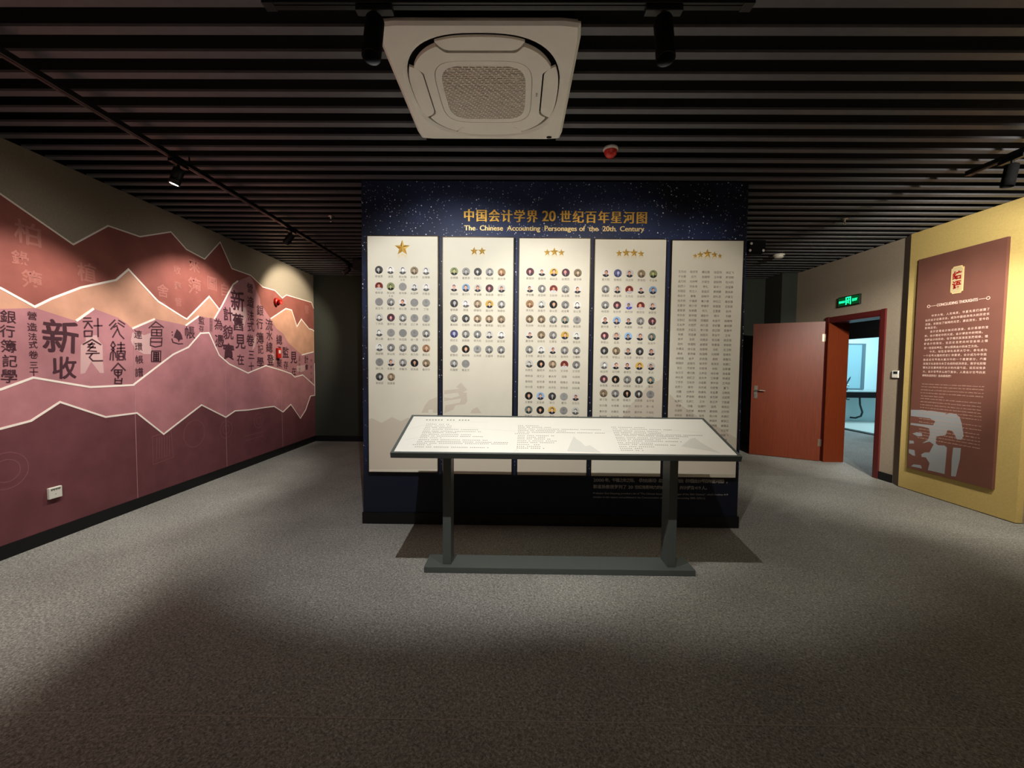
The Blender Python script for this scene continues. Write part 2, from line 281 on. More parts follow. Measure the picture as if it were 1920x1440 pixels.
D = json.loads(r'''{"A":[[2.864,2.557],[3.324,2.344],[3.616,2.591],[3.921,2.591],[4.276,2.75],[4.471,2.625],[4.73,2.587],[4.986,2.855],[5.183,2.584],[5.548,2.579],[5.808,2.473],[6.098,2.476],[6.29,2.394],[6.403,2.462],[7.183,2.465]],"B":[[2.838,1.904],[3.038,1.802],[3.151,1.881],[3.369,2.007],[3.669,2.13],[3.791,2.253],[4.068,2.028],[4.096,2.007],[4.382,1.891],[4.45,1.868],[4.785,2.169],[4.947,2.038]],"B2":[[5.977,2.045],[6.383,2.248],[6.547,2.245],[6.697,1.998],[6.838,2.135],[7.087,1.996],[7.198,1.992]],"M":[[2.833,1.759],[3.039,1.793],[3.06,1.79],[3.321,1.727],[3.465,1.848],[3.671,1.797],[3.75,1.755],[3.808,1.709],[4.052,1.826],[4.379,1.805],[4.428,1.796],[4.619,1.922],[4.855,1.916],[4.99,2.093],[5.095,2.249],[5.194,2.387],[5.287,2.452],[5.529,2.563],[5.583,2.528],[5.738,2.293],[5.746,2.227],[5.977,2.049],[6.109,1.922],[6.303,1.845],[6.432,1.72],[6.836,1.537],[7.225,1.599]],"ML":[[[3.321,1.727],[3.465,1.848]],[[3.808,1.709],[4.052,1.826]],[[4.428,1.796],[4.619,1.922]],[[4.855,1.916],[4.99,2.093],[5.095,2.249],[5.194,2.387],[5.287,2.452]],[[6.836,1.537],[7.225,1.599]]],"C":[[2.811,1.197],[3.006,1.274],[3.41,1.181],[3.798,1.18],[4.1,1.378],[4.256,1.479],[4.459,1.564],[4.635,1.728],[4.765,1.745],[4.92,1.487],[5.091,1.381],[5.446,1.26],[5.84,1.359],[6.261,1.281],[6.503,1.227],[6.602,1.172],[6.852,1.201],[7.21,1.022]],"D":[[2.8,0.923],[2.979,0.954],[3.176,1.076],[3.529,0.912],[3.825,0.913],[4.111,0.662],[4.623,0.911],[5.008,0.721],[5.178,0.781],[5.449,0.763],[5.812,0.76],[6.023,0.752],[6.252,0.642],[6.473,0.738],[6.755,0.477],[6.929,0.596],[7.102,0.826],[7.239,0.826]],"seam":[[[3.822,1.591],[3.807,0.912],[3.804,0.136]],[[5.026,1.265],[5.008,0.716],[5.008,0.134]],[[6.229,1.077],[6.223,0.641],[6.23,0.135]]],"cal":[["銀",2.873,1.709,0.091],["行",2.866,1.607,0.087],["簿",2.868,1.502,0.091],["記",2.87,1.396,0.087],["學",2.862,1.29,0.098],["營",3.017,1.733,0.063],["造",3.014,1.65,0.063],["法",3.014,1.579,0.055],["式",3.015,1.52,0.056],["卷",3.014,1.445,0.06],["三",3.013,1.369,0.055],["十",3.011,1.314,0.056],["新",3.207,1.593,0.261],["收",3.221,1.348,0.179],["連",3.865,1.659,0.081],["環",3.867,1.543,0.077],["帳",3.868,1.421,0.081],["譜",3.863,1.299,0.086],["帳",4.484,1.728,0.141],["監",4.656,1.875,0.091],["存",4.653,1.784,0.073],["為",4.923,1.859,0.141],["憑",4.934,1.661,0.155],["計",5.092,2.002,0.172],["貌",5.085,1.776,0.179],["實",5.086,1.537,0.2],["新",5.274,2.195,0.26],["舊",5.276,1.922,0.22],["見",5.308,1.676,0.195],["在",5.306,1.44,0.139],["營",5.524,2.405,0.129],["造",5.529,2.221,0.143],["法",5.529,2.034,0.137],["式",5.524,1.89,0.144],["卷",5.507,1.702,0.158],["三",5.523,1.508,0.131],["十",5.518,1.349,0.116],["銀",5.733,2.133,0.149],["行",5.721,1.946,0.149],["簿",5.721,1.745,0.164],["記",5.728,1.589,0.127],["學",5.716,1.401,0.158],["流",5.938,1.952,0.171],["水",5.94,1.798,0.148],["總",5.934,1.627,0.155],["登",5.954,1.441,0.163],["總",6.186,1.751,0.153],["清",6.182,1.606,0.097],["聚",6.175,1.396,0.137],["監",6.353,1.563,0.175],["存",6.354,1.371,0.125],["見",6.58,1.492,0.198],["在",6.581,1.268,0.13],["計",6.982,1.463,0.137],["會",6.987,1.335,0.101]],"tiny":[[4.804,1.898],[4.803,1.86],[4.801,1.822],[4.8,1.779],[6.759,1.496],[6.757,1.451],[6.755,1.372],[6.753,1.301],[6.752,1.248],[7.146,1.447],[7.143,1.334],[7.14,1.222],[7.136,1.11]],"faint":[["柏",3.02,2.335,0.165],["錄",2.964,2.142,0.1],["簿",3.031,2.003,0.127],["植",3.425,2.142,0.147],["收",4.343,2.375,0.084],["舊",4.344,2.207,0.085],["管",4.345,2.039,0.085],["來",4.576,2.476,0.142],["簿",4.576,2.252,0.178],["圖",4.84,2.334,0.157],["自",5.046,2.297,0.157],["舍",4.158,2.123,0.13],["管",7.024,2.323,0.137],["造",4.152,1.961,0.098]],"strokes":[[[3.376,1.757],[3.441,1.765]],[[3.371,1.728],[3.451,1.739]],[[3.412,1.725],[3.38,1.67]],[[3.412,1.725],[3.449,1.677]],[[3.38,1.651],[3.444,1.656],[3.439,1.612],[3.382,1.606],[3.38,1.651]],[[3.457,1.701],[3.533,1.71]],[[3.495,1.771],[3.492,1.608]],[[3.364,1.537],[3.441,1.584],[3.515,1.542]],[[3.402,1.54],[3.463,1.548]],[[3.444,1.561],[3.408,1.519],[3.47,1.516]],[[3.451,1.533],[3.403,1.487],[3.477,1.484]],[[3.384,1.463],[3.5,1.47]],[[3.441,1.468],[3.414,1.432],[3.439,1.403],[3.526,1.405]],[[3.648,1.774],[3.591,1.714]],[[3.656,1.744],[3.602,1.682]],[[3.629,1.703],[3.661,1.721],[3.667,1.696],[3.617,1.612]],[[3.677,1.773],[3.74,1.741]],[[3.669,1.749],[3.732,1.715]],[[3.667,1.696],[3.685,1.646],[3.726,1.606]],[[3.62,1.579],[3.601,1.54],[3.63,1.508],[3.597,1.473],[3.588,1.41]],[[3.62,1.579],[3.64,1.542],[3.607,1.507],[3.64,1.474],[3.644,1.432]],[[3.618,1.482],[3.615,1.406]],[[3.657,1.551],[3.731,1.555]],[[3.694,1.579],[3.69,1.48]],[[3.652,1.517],[3.732,1.524]],[[3.672,1.475],[3.712,1.476],[3.71,1.416],[3.67,1.415],[3.672,1.475]],[[3.671,1.445],[3.711,1.446]],[[3.655,1.496],[3.659,1.436],[3.652,1.407]],[[3.731,1.498],[3.723,1.438],[3.73,1.412]],[[3.655,1.493],[3.731,1.496]],[[3.593,1.314],[3.66,1.384],[3.729,1.316]],[[3.623,1.324],[3.695,1.323],[3.687,1.287],[3.656,1.264],[3.626,1.288],[3.623,1.324]],[[3.658,1.323],[3.656,1.27]],[[3.631,1.303],[3.688,1.302]],[[3.656,1.264],[3.655,1.245]],[[3.629,1.252],[3.623,1.203],[3.684,1.197],[3.692,1.25]],[[3.626,1.229],[3.688,1.226]],[[3.981,1.728],[4.062,1.799],[4.153,1.749]],[[4.012,1.743],[4.12,1.753]],[[4.012,1.717],[4.009,1.657],[4.122,1.662],[4.128,1.727],[4.012,1.717]],[[4.07,1.722],[4.068,1.661]],[[4.013,1.688],[4.123,1.694]],[[3.998,1.633],[3.993,1.56],[4.048,1.547],[4.119,1.563],[4.127,1.641],[3.998,1.633]],[[3.999,1.596],[4.125,1.601]],[[4.004,1.505],[4.108,1.509],[4.101,1.402],[4.0,1.403],[4.004,1.505]],[[4.022,1.49],[4.089,1.492]],[[4.022,1.471],[4.088,1.473]],[[4.021,1.453],[4.087,1.454]],[[4.02,1.434],[4.087,1.433]],[[4.02,1.417],[4.086,1.416]],[[4.054,1.496],[4.051,1.411]],[[4.03,1.495],[4.024,1.41]],[[4.08,1.496],[4.077,1.411]],[[4.257,1.716],[4.248,1.708]],[[4.259,1.686],[4.252,1.676]],[[4.246,1.645],[4.259,1.606],[4.332,1.592],[4.388,1.598]]],"bird":[[4.312,1.748],[4.284,1.693],[4.27,1.657],[4.303,1.649],[4.323,1.635],[4.332,1.61],[4.352,1.639],[4.386,1.644],[4.375,1.685],[4.355,1.719]],"pale":[[[3.389,1.612],[3.482,1.623],[3.49,1.587],[3.527,1.541],[3.525,1.389],[3.53,1.298],[3.494,1.299],[3.427,1.396],[3.374,1.301],[3.337,1.293],[3.349,1.532],[3.391,1.569]],[[3.79,1.593],[3.807,1.673],[3.869,1.678],[3.928,1.655],[4.0,1.684],[4.003,1.475],[3.921,1.473],[3.853,1.507],[3.807,1.559]],[[5.134,2.119],[5.23,2.102],[5.436,2.137],[5.446,2.011],[5.389,1.878],[5.312,1.827],[5.23,1.838],[5.162,1.929]],[[5.615,1.767],[5.646,1.756],[5.61,1.621],[5.547,1.566],[5.571,1.685]],[[5.996,1.54],[6.044,1.534],[6.052,1.413],[5.969,1.419]],[[6.664,1.354],[6.94,1.37],[6.921,1.272],[6.766,1.245],[6.677,1.267]]],"motif":[[[0.006,0.93],[0.164,0.942],[0.199,0.935],[0.231,0.944],[0.371,0.938],[0.392,0.924],[0.412,0.937],[0.482,0.94],[0.518,0.912],[0.54,0.857],[0.556,0.786],[0.566,0.724],[0.55,0.684],[0.506,0.681],[0.484,0.726],[0.452,0.764],[0.412,0.76],[0.394,0.705],[0.343,0.687],[0.301,0.672],[0.3,0.599],[0.327,0.584],[0.39,0.594],[0.415,0.577],[0.415,0.522],[0.407,0.295],[0.234,0.291],[0.247,0.372],[0.204,0.425],[0.159,0.42],[0.152,0.448],[0.19,0.477],[0.24,0.487],[0.279,0.583],[0.234,0.606],[0.156,0.573],[0.216,0.623],[0.235,0.689],[0.222,0.749],[0.163,0.757],[0.009,0.758],[0.014,0.78],[0.173,0.785],[0.262,0.789],[0.283,0.834],[0.225,0.86],[0.01,0.859]],[[0.039,0.661],[0.086,0.685],[0.144,0.685],[0.152,0.651],[0.1,0.64]],[[0.007,0.578],[0.056,0.581],[0.063,0.553],[0.009,0.54]],[[0.007,0.476],[0.073,0.478],[0.083,0.415],[0.053,0.414],[0.009,0.434]],[[0.042,0.286],[0.071,0.315],[0.153,0.326],[0.168,0.292]],[[0.477,0.59],[0.549,0.599],[0.546,0.487],[0.517,0.298],[0.473,0.291],[0.47,0.48]]],"plaque":[[0.383,2.461],[0.46,2.453],[0.465,2.437],[0.482,2.429],[0.484,2.204],[0.469,2.199],[0.466,2.175],[0.395,2.176],[0.386,2.193],[0.361,2.199],[0.364,2.432],[0.381,2.436]],"plq":[[0.416,2.358],[0.418,2.262],[0.139,2.083],[0.225,2.081],[0.622,2.084],[0.712,2.082],[0.233,2.094],[0.622,2.088]],"cn":[[[0.192,1.979],[0.715,1.975]],[[0.128,1.933],[0.715,1.931]],[[0.13,1.888],[0.712,1.887]],[[0.128,1.846],[0.25,1.848]],[[0.187,1.805],[0.712,1.805]],[[0.129,1.76],[0.685,1.761]],[[0.131,1.718],[0.713,1.717]],[[0.128,1.675],[0.714,1.674]],[[0.128,1.627],[0.653,1.628]],[[0.192,1.587],[0.714,1.586]],[[0.126,1.544],[0.712,1.543]],[[0.129,1.501],[0.712,1.498]],[[0.131,1.456],[0.712,1.456]],[[0.129,1.411],[0.711,1.415]],[[0.13,1.366],[0.712,1.372]],[[0.127,1.325],[0.42,1.327]]],"en":[[[0.119,1.232],[0.723,1.229]],[[0.113,1.2],[0.724,1.2]],[[0.109,1.165],[0.724,1.166]],[[0.108,1.129],[0.719,1.135]],[[0.114,1.097],[0.365,1.1]],[[0.108,1.067],[0.72,1.071]],[[0.11,1.032],[0.718,1.035]],[[0.11,0.999],[0.72,1.001]],[[0.109,0.966],[0.722,0.972]],[[0.107,0.938],[0.721,0.936]],[[0.104,0.905],[0.719,0.905]],[[0.106,0.848],[0.72,0.842]],[[0.108,0.805],[0.72,0.807]],[[0.112,0.747],[0.719,0.776]],[[0.114,0.709],[0.721,0.746]],[[0.116,0.674],[0.718,0.712]],[[0.106,0.643],[0.718,0.68]],[[0.102,0.607],[0.722,0.648]]],"boards":[[[-1.2684,2.4817],[-0.6656,2.4786],[-1.2822,0.4616]],[[-0.6287,2.4744],[-0.0252,2.4736],[-0.6302,0.4504]],[[0.0166,2.4712],[0.6184,2.4687],[0.0211,0.4486]],[[0.6538,2.4667],[1.2502,2.4637],[0.6542,0.4467]],[[1.2993,2.4609],[1.9003,2.4579],[1.2989,0.4449]]],"cols":[[-1.1685,-1.0688,-0.9668,-0.8681,-0.7677],[-0.5298,-0.4295,-0.3297,-0.23,-0.1281],[0.1126,0.213,0.3124,0.4131,0.5143],[0.7511,0.8516,0.9511,1.0506,1.1501],[1.3923,1.4897,1.5907,1.6907,1.7911]],"rows":[[2.1952,2.0579,1.9263,1.7955,1.6666,1.5405,1.4143,1.2891],[2.1875,2.0512,1.918,1.7925,1.6606,1.5337,1.4082],[2.187,2.0478,1.918,1.7908,1.6592,1.5325,1.4122,1.1376,1.0174],[2.182,2.0466,1.9138,1.7856,1.6541,1.529,1.4053,1.2862,1.1653]],"nrows3":[1.3084,1.2605,1.2139],"nrows4":[1.061,1.0106,0.9661],"r5":[2.1984,1.9959],"r5last":0.7929,"stars":[[[-0.9693,2.3795,0.1]],[[-0.3607,2.3565,0.042],[-0.2947,2.3569,0.042]],[[0.2549,2.3502,0.036],[0.3145,2.354,0.044],[0.3735,2.3488,0.036]],[[0.8588,2.3457,0.035],[0.9182,2.3509,0.044],[0.9832,2.35,0.044],[1.0427,2.3434,0.035]],[[1.4957,2.3284,0.026],[1.5388,2.3385,0.036],[1.598,2.3474,0.049],[1.6577,2.3392,0.036],[1.7032,2.3285,0.026]]],"wm":[[[[-1.2755,0.9221],[-1.2386,0.9317],[-1.1558,0.8909],[-1.0633,0.9427],[-0.9851,0.9066],[-0.9252,0.9395],[-0.8102,0.8622],[-0.6675,0.9098],[-0.6672,0.492],[-1.2788,0.485]],[[-0.81,0.9822],[-0.7778,1.047],[-0.741,1.0933],[-0.6722,1.1216],[-0.6721,0.9836],[-0.7089,0.9832],[-0.7135,1.0108],[-0.7502,1.0104],[-0.7502,0.9828]]],[[[-0.4708,1.2472],[-0.5119,1.2056],[-0.4798,1.1922],[-0.6126,1.1772],[-0.6126,1.1451],[-0.498,1.1599],[-0.4796,1.1326],[-0.5575,1.1089],[-0.6125,1.1176],[-0.6125,1.0854],[-0.4658,1.1098],[-0.4795,1.0729],[-0.6033,1.0487],[-0.6124,0.9796],[-0.5344,1.0126],[-0.5161,1.0496],[-0.4336,1.0596],[-0.4153,1.0873],[-0.4202,1.1607],[-0.4522,1.1604],[-0.4157,1.1837]],[[-0.3874,0.9819],[-0.3738,1.0142],[-0.328,1.0377],[-0.291,0.9828]],[[-0.6122,0.8642],[-0.4882,0.9117],[-0.3041,0.8443],[-0.02,0.9073],[-0.0161,0.4809],[-0.6164,0.474]]],[[[0.026,0.8939],[0.2004,0.8727],[0.3829,0.9207],[0.6351,0.8772],[0.6283,0.479],[0.0255,0.472]]],[[[1.2527,1.3407],[1.2315,1.2859],[1.1283,1.2394],[1.0624,1.1476],[0.9957,1.0829],[0.9294,0.9952],[0.9287,0.6032],[1.2581,0.6068]]],[[[1.3116,1.1682],[1.3442,1.1366],[1.3723,1.1049],[1.4512,1.0462],[1.5206,1.0012],[1.6135,0.9333],[1.7285,0.8886],[1.9454,0.7898],[1.947,0.4849],[1.3072,0.4775],[1.3056,0.8842]]]],"title":[[-0.4496,2.6645],[1.0924,2.6642],[-0.4493,2.5584],[1.0727,2.5539],[0.2153,2.6681],[0.3229,2.6687],[0.3722,2.669]],"note":[[0.6826,0.4101],[0.6837,0.3487],[0.6848,0.2906],[0.6854,0.2564],[1.8492,0.4067],[1.8512,0.3489],[1.8531,0.291],[1.8542,0.2603],[1.6132,0.3431]],"tt":[[[0.129,0.483],[0.433,0.486]],[[0.125,0.451],[0.583,0.457]]],"t1":[[[0.144,0.413],[0.299,0.412]],[[0.145,0.386],[0.32,0.385]],[[0.145,0.36],[0.332,0.359]],[[0.142,0.334],[0.512,0.332]],[[0.143,0.305],[0.534,0.303]],[[0.143,0.283],[0.365,0.283]],[[0.144,0.257],[0.471,0.256]],[[0.143,0.232],[0.553,0.231]],[[0.144,0.209],[0.278,0.209]],[[0.14,0.181],[0.588,0.18]],[[0.138,0.155],[0.723,0.153]],[[0.138,0.133],[0.72,0.132]],[[0.118,0.111],[0.24,0.111]],[[0.138,0.083],[0.601,0.082]]],"t2":[[[0.798,0.405],[0.935,0.405]],[[0.798,0.38],[1.021,0.379]],[[0.798,0.353],[1.38,0.351]],[[0.798,0.328],[1.121,0.327]],[[0.798,0.303],[1.384,0.301]],[[0.776,0.281],[0.862,0.281]],[[0.797,0.254],[1.033,0.253]],[[0.795,0.23],[0.971,0.23]],[[0.794,0.206],[1.004,0.206]],[[0.793,0.18],[1.043,0.179]],[[0.792,0.157],[1.038,0.156]],[[0.791,0.129],[0.928,0.128]],[[0.79,0.104],[0.933,0.103]],[[0.789,0.082],[0.956,0.081]]],"t3":[[[1.456,0.395],[1.681,0.391]],[[1.46,0.368],[1.863,0.361]],[[1.458,0.339],[1.756,0.334]],[[1.457,0.313],[1.77,0.308]],[[1.457,0.289],[2.042,0.28]],[[1.457,0.269],[1.939,0.261]],[[1.454,0.241],[1.878,0.235]],[[1.454,0.219],[1.739,0.214]],[[1.453,0.195],[1.867,0.188]],[[1.451,0.169],[1.671,0.165]],[[1.451,0.146],[1.81,0.14]],[[1.449,0.118],[1.664,0.115]],[[1.448,0.094],[1.582,0.092]],[[1.448,0.069],[1.581,0.067]]],"tm":[[[1.103,0.05],[1.17,0.248],[1.178,0.215],[1.204,0.176],[1.225,0.113],[1.258,0.126],[1.312,0.031]],[[1.847,0.127],[1.95,0.232],[1.981,0.246],[1.995,0.174],[2.033,0.094],[2.059,0.047]],[[1.384,0.338],[1.569,0.292],[1.668,0.28],[1.816,0.34],[1.87,0.363],[1.972,0.337],[2.127,0.305]],[[0.027,0.328],[0.123,0.397],[0.268,0.341],[0.449,0.367],[0.617,0.334],[0.781,0.316]],[[0.052,0.176],[0.149,0.219],[0.256,0.333],[0.319,0.306],[0.394,0.279]],[[0.77,0.031],[0.785,0.067],[0.797,0.032]]]}''')
C_ = 2.95                                                      # underside of the ceiling slats
XL, XG, XY, YBK, YFR = -3.60, 4.612, 4.55, 7.27, -3.0

# ------------------------------------------------------------------ the setting
carpet = carpet_material()
mb = MB(); mb.box(XL-0.15, YFR-0.15, -0.1, 7.6, 13.0, 0); fl = mb.build('floor', carpet); tag(fl, kind='structure')
seam = M('carpet_seam', '#a9a49c', 0.8)
for y, x0, x1 in ((1.545, -3.59, 4.5), (3.37, -3.59, -1.36), (3.37, 1.97, 4.5), (5.2, 2.2, 4.6)):
    mb = MB(); mb.box(x0, y-0.0015, 0.0, x1, y+0.0015, 0.0012); mb.build('carpet_seam', seam, fl)
wallm = M('greige_wallpaper', '#9c907f', 0.85, spec=0.15, var=0.07, scale=60, bump=0.25, bscale=350)
greym = M('dark_grey_green_paint', '#3b3f3a', 0.9, spec=0.1, var=0.06, scale=30)
black = M('matt_black', '#0b0b0c', 0.85, spec=0.15)
skirt = M('black_skirting', '#0d0e10', 0.45, spec=0.35)
mb = MB(); mb.box(XL-0.15, YFR-0.15, 3.2, XG+0.25, YBK+0.15, 3.3)
mb.box(XL-0.12, YFR, 2.952, XL+0.001, YBK, 3.2); mb.box(XG-0.001, YFR, 2.952, XG+0.25, YBK, 3.2); mb.box(XL, YBK-0.001, 2.952, XG, YBK+0.12, 3.2); mb.box(XL, YFR-0.12, 2.952, XG, YFR+0.001, 3.2)
ce = mb.build('ceiling', black); tag(ce, kind='structure')
slatm = M('dark_slat', '#616165', 0.45, spec=0.25, var=0.06, scale=15)
slatc = {}
def slat(x0, x1, y):
    k = (x0, x1)
    if k not in slatc:
        b = MB(); b.box(x0, 0, C_, x1, 0.048, C_+0.014); o = b.build('slat', slatm, ce); slatc[k] = o.data; o.location.y = y
    else:
        o = bpy.data.objects.new('slat', slatc[k]); COL.objects.link(o); o.parent = ce; o.location.y = y
AC = (-0.664, 0.290, 1.905, 2.857)
for k in range(-32, 36):
    y = 1.948 + 0.15*k
    if AC[2]-0.05 < y < AC[3]:
        slat(XL, AC[0]+0.03, y); slat(AC[1]-0.03, XG, y)
    elif YBK - 0.05 > y:
        slat(XL, XG, y)

mb = MB(); mb.box(XL-0.12, YFR, 0, XL, YBK+0.12, 2.95); wl = mb.build('wall_left', wallm); tag(wl, kind='structure')
mb = MB()                                                      # back wall with a dark opening on the right
mb.box(XL, YBK, 0, 3.30, YBK+0.12, 2.95); mb.box(3.30, YBK, 1.93, 4.15, YBK+0.12, 2.95); mb.box(4.15, YBK, 0, XG+0.25, YBK+0.12, 2.95)
mb.box(3.18, YBK+1.2, 0, 4.3, YBK+1.3, 3.2); mb.box(3.18, YBK+0.12, 0, 3.28, YBK+1.2, 3.2); mb.box(4.17, YBK+0.12, 0, 4.27, YBK+1.2, 3.2); mb.box(3.18, YBK+0.12, 2.3, 4.3, YBK+1.3, 2.4)
o = mb.build('wall_back', greym); tag(o, kind='structure')
mb = MB(); mb.box(4.36, 6.82, 0, XG, YBK, 2.95); colm = mb.build('column', greym, o); colm['label'] = 'dark square column in the far right corner'
mb = MB(); mb.box(XL, YFR-0.12, 0, XG, YFR, 2.95); o = mb.build('wall_front', wallm); tag(o, kind='structure')
DY0, DY1, DZ = 5.22, 6.08, 2.075                               # doorway in the right wall
mb = MB(); mb.box(XG, YFR, 0, XG+0.25, DY0, 2.95); mb.box(XG, DY1, 0, XG+0.25, YBK, 2.95); mb.box(XG, DY0, DZ, XG+0.25, DY1, 2.95)
wr = mb.build('wall_right', wallm); tag(wr, kind='structure')
yel = M('mustard_wallpaper', '#c0a96a', 0.8, spec=0.15, var=0.06, scale=70, bump=0.2, bscale=350)
mb = MB(); mb.box(XY, 3.69, 0.008, XG, 4.83, 2.949); o = mb.build('accent_panel', yel, wr); o['label'] = 'mustard yellow wall panel standing proud'
mb = MB(); mb.add([(XY,4.83,0),(XG,4.97,0),(XG,4.83,0),(XY,4.83,2.949),(XG,4.97,2.949),(XG,4.83,2.949)], [(0,1,4,3),(0,2,1),(3,4,5),(1,2,5,4),(2,0,3,5)])
mb.build('corner_strip', M('dark_brown_strip', '#6b6154', 0.7), wr)
# skirting boards
def base(name, boxes):
    b = MB()
    for t in boxes: b.box(*t)
    o = b.build(name, skirt); tag(o, kind='structure'); return o
base('baseboard_left', [(XL, YFR, 0, XL+0.014, YBK-0.014, 0.10)])
base('baseboard_back', [(XL, YBK-0.014, 0, 3.30, YBK, 0.10)])
base('baseboard_right', [(XG-0.014, 4.975, 0, XG, DY0-0.065, 0.10), (XG-0.014, 6.15, 0, XG, 6.815, 0.10), (XG-0.016, YFR, 0, XG, 3.66, 0.10)])

# free-standing starfield wall
PX0, PX1, PY = -1.333, 1.948, 3.52
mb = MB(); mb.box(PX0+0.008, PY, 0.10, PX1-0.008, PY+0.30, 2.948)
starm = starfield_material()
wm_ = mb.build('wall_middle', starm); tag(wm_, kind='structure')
mb = MB(); mb.box(PX0, PY-0.016, 0, PX1, PY+0.316, 0.10); mb.build('skirting', skirt, wm_)
FP = Plane((0, PY, 0), (1,0,0), (0,0,1), (0,-1,0))
gold = M('gold_lettering', '#e3b04a', 0.35, metal=0.55, spec=0.5)
sil = M('silver_grey_lettering', '#b5b2aa', 0.6)
mb = MB(); t0, t1 = D['title'][0], D['title'][1]
sp = 0.1065; u = -0.412
for i, ch in enumerate('中国会计学界'): 
    for dx in (-0.0035, 0.0, 0.0035): put_glyph(mb, FP, ch, -0.409 + 0.1068*i + dx, 2.664 - 0.0012*i, 0.097, 0.110, 0.0045 + dx*0.02)
for dx in (-0.003, 0.003): put_line(mb, FP, '20', 0.212+dx, 0.322+dx, 2.618, 0.125, 0.0045 + dx*0.02)
for i, ch in enumerate('世纪百年星河图'):
    for dx in (-0.0035, 0.0, 0.0035): put_glyph(mb, FP, ch, 0.408 + 0.107*i + dx, 2.6565 - 0.0008*i, 0.097, 0.109, 0.0045 + dx*0.02)
mb.build('title_lettering', gold, wm_)
mb = MB()
for dx in (-0.0012, 0.0012):
    put_line(mb, FP, 'The  Chinese  Accounting  Personages of  the  20th  Century', -0.449+dx, 1.072+dx, 2.538, 0.060, 0.004+dx*.1, 0.006)
mb.build('subtitle_lettering', M('pale_gold_lettering', '#e6c98a', 0.4, metal=0.3), wm_)
mb = MB()
put_cjk(mb, FP, '2000年，千禧之年之际，《财会通讯》总237期刊出《中国会计界百年星河图》，'.replace('2000年', '年'), 0.80, 1.85, 0.408, 0.036, 0.003, 0.012)
put_line(mb, FP, '2000', 0.684, 0.775, 0.393, 0.037, 0.003, 0.01)
put_cjk(mb, FP, '郭道扬教授罗列了', 0.700, 0.957, 0.349, 0.036, 0.003, 0.012)
put_line(mb, FP, '20', 0.987, 1.030, 0.335, 0.037, 0.003, 0.01)
put_cjk(mb, FP, '世纪有影响力的会计名家，共计提及', 1.060, 1.545, 0.349, 0.035, 0.003, 0.012)
put_line(mb, FP, '419', 1.566, 1.615, 0.335, 0.037, 0.003, 0.01)
put_cjk(mb, FP, '人。', 1.640, 1.675, 0.349, 0.036, 0.003, 0.012)
put_line(mb, FP, 'Professor Guo Daoyang provided a list of "The Chinese Accounting Personages of the 20th Century", which involves 419', 0.684, 1.852, 0.284, 0.021, 0.003, 0.004)
put_line(mb, FP, 'scholars in this respect and published in the Communication of Finance and Accounting 2000, 237(11)', 0.684, 1.655, 0.250, 0.021, 0.003, 0.004)
mb.build('note_lettering', sil, wm_)

# rooms beyond the doorway
dk = M('near_black_wall', '#1d1a16', 0.8); cw = M('corridor_wall_paint', '#8f9088', 0.85)
mb = MB()
mb.box(7.48, 3.5, 0, 7.6, 8.48, 3.1); mb.box(7.48, 8.48, 2.05, 7.6, 10.6, 3.1); mb.box(7.48, 10.6, 0, 7.6, 12.8, 3.1)
o = mb.build('wall_corridor', dk); tag(o, kind='structure')
mb = MB(); mb.box(XG+0.25, 12.8, 0, 7.6, 12.9, 3.1); mb.box(XG+0.25, 3.4, 0, 7.6, 3.5, 3.1); mb.box(XG+0.25, 3.5, 3.0, 7.48, 12.8, 3.1)
mb.box(XG+0.13, YBK+0.13, 0, XG+0.25, 12.8, 3.0)
o = mb.build('wall_corridor_ends', dk); tag(o, kind='structure')
aqua = M('pale_washroom_wall', '#c9dde0', 0.6)
mb = MB(); mb.box(7.6, 10.9, 0, 10.6, 11.0, 3.0); mb.box(10.5, 8.0, 0, 10.6, 10.9, 3.0); mb.box(7.6, 8.0, 0, 10.5, 8.1, 3.0); mb.box(7.6, 8.0, 3.0, 10.6, 11.0, 3.1)
o = mb.build('wall_washroom', aqua); tag(o, kind='structure')
mb = MB(); mb.box(7.6, 8.0, -0.1, 10.6, 11.0, 0.004); o = mb.build('floor_washroom', M('white_floor_tile', '#cfd6cf', 0.3)); tag(o, kind='structure')
mb = MB(); mb.box(7.47, 8.48, 0, 7.62, 10.6, 0.02); o = mb.build('trim_threshold', M('dark_stone_sill', '#3a3a38', 0.4)); tag(o, kind='structure')

# door frame and open leaf
door = empty('door_1', (XG, 6.08, 0)); tag(door, kind='structure')
def loc(o, par):
    o.location = -Vector(par.location); return o
redf = M('dark_red_frame', '#561f1e', 0.4, spec=0.4); wood = wood_material()
mb = MB()
mb.box(XG-0.022, DY0-0.06, 0, XG, DY0+0.004, 2.145); mb.box(XG-0.022, DY1, 0, XG, DY1+0.06, 2.145); mb.box(XG-0.018, DY0, DZ-0.004, XG, DY1, 2.14)
mb.box(XG-0.018, DY0, 0, XG+0.268, DY0+0.018, DZ); mb.box(XG-0.018, DY0, DZ-0.018, XG+0.268, DY1, DZ)
loc(mb.build('door_casing', redf, door), door)
mb = MB(); mb.box(XG-0.03, DY1-0.02, 0, XG+0.268, DY1, DZ-0.018); loc(mb.build('door_jamb', wood, door), door)
hx, hy = 4.555, 6.095; lx, ly = 3.768, 6.556
dv = Vector((lx-hx, ly-hy, 0)); W_ = dv.length; dv.normalize(); dn = Vector((dv.y, -dv.x, 0))
if dn.y > 0: dn = -dn
LP = Plane((hx, hy, 0.008), dv, (0,0,1), dn)
mb = MB(); slab(mb, LP, [(0,0),(0,2.075),(W_,2.075),(W_,0)], -0.04, 0.0); leaf = loc(mb.build('door_leaf', wood, door), door)
chrome = M('brushed_chrome', '#b9b4ac', 0.25, metal=0.9)
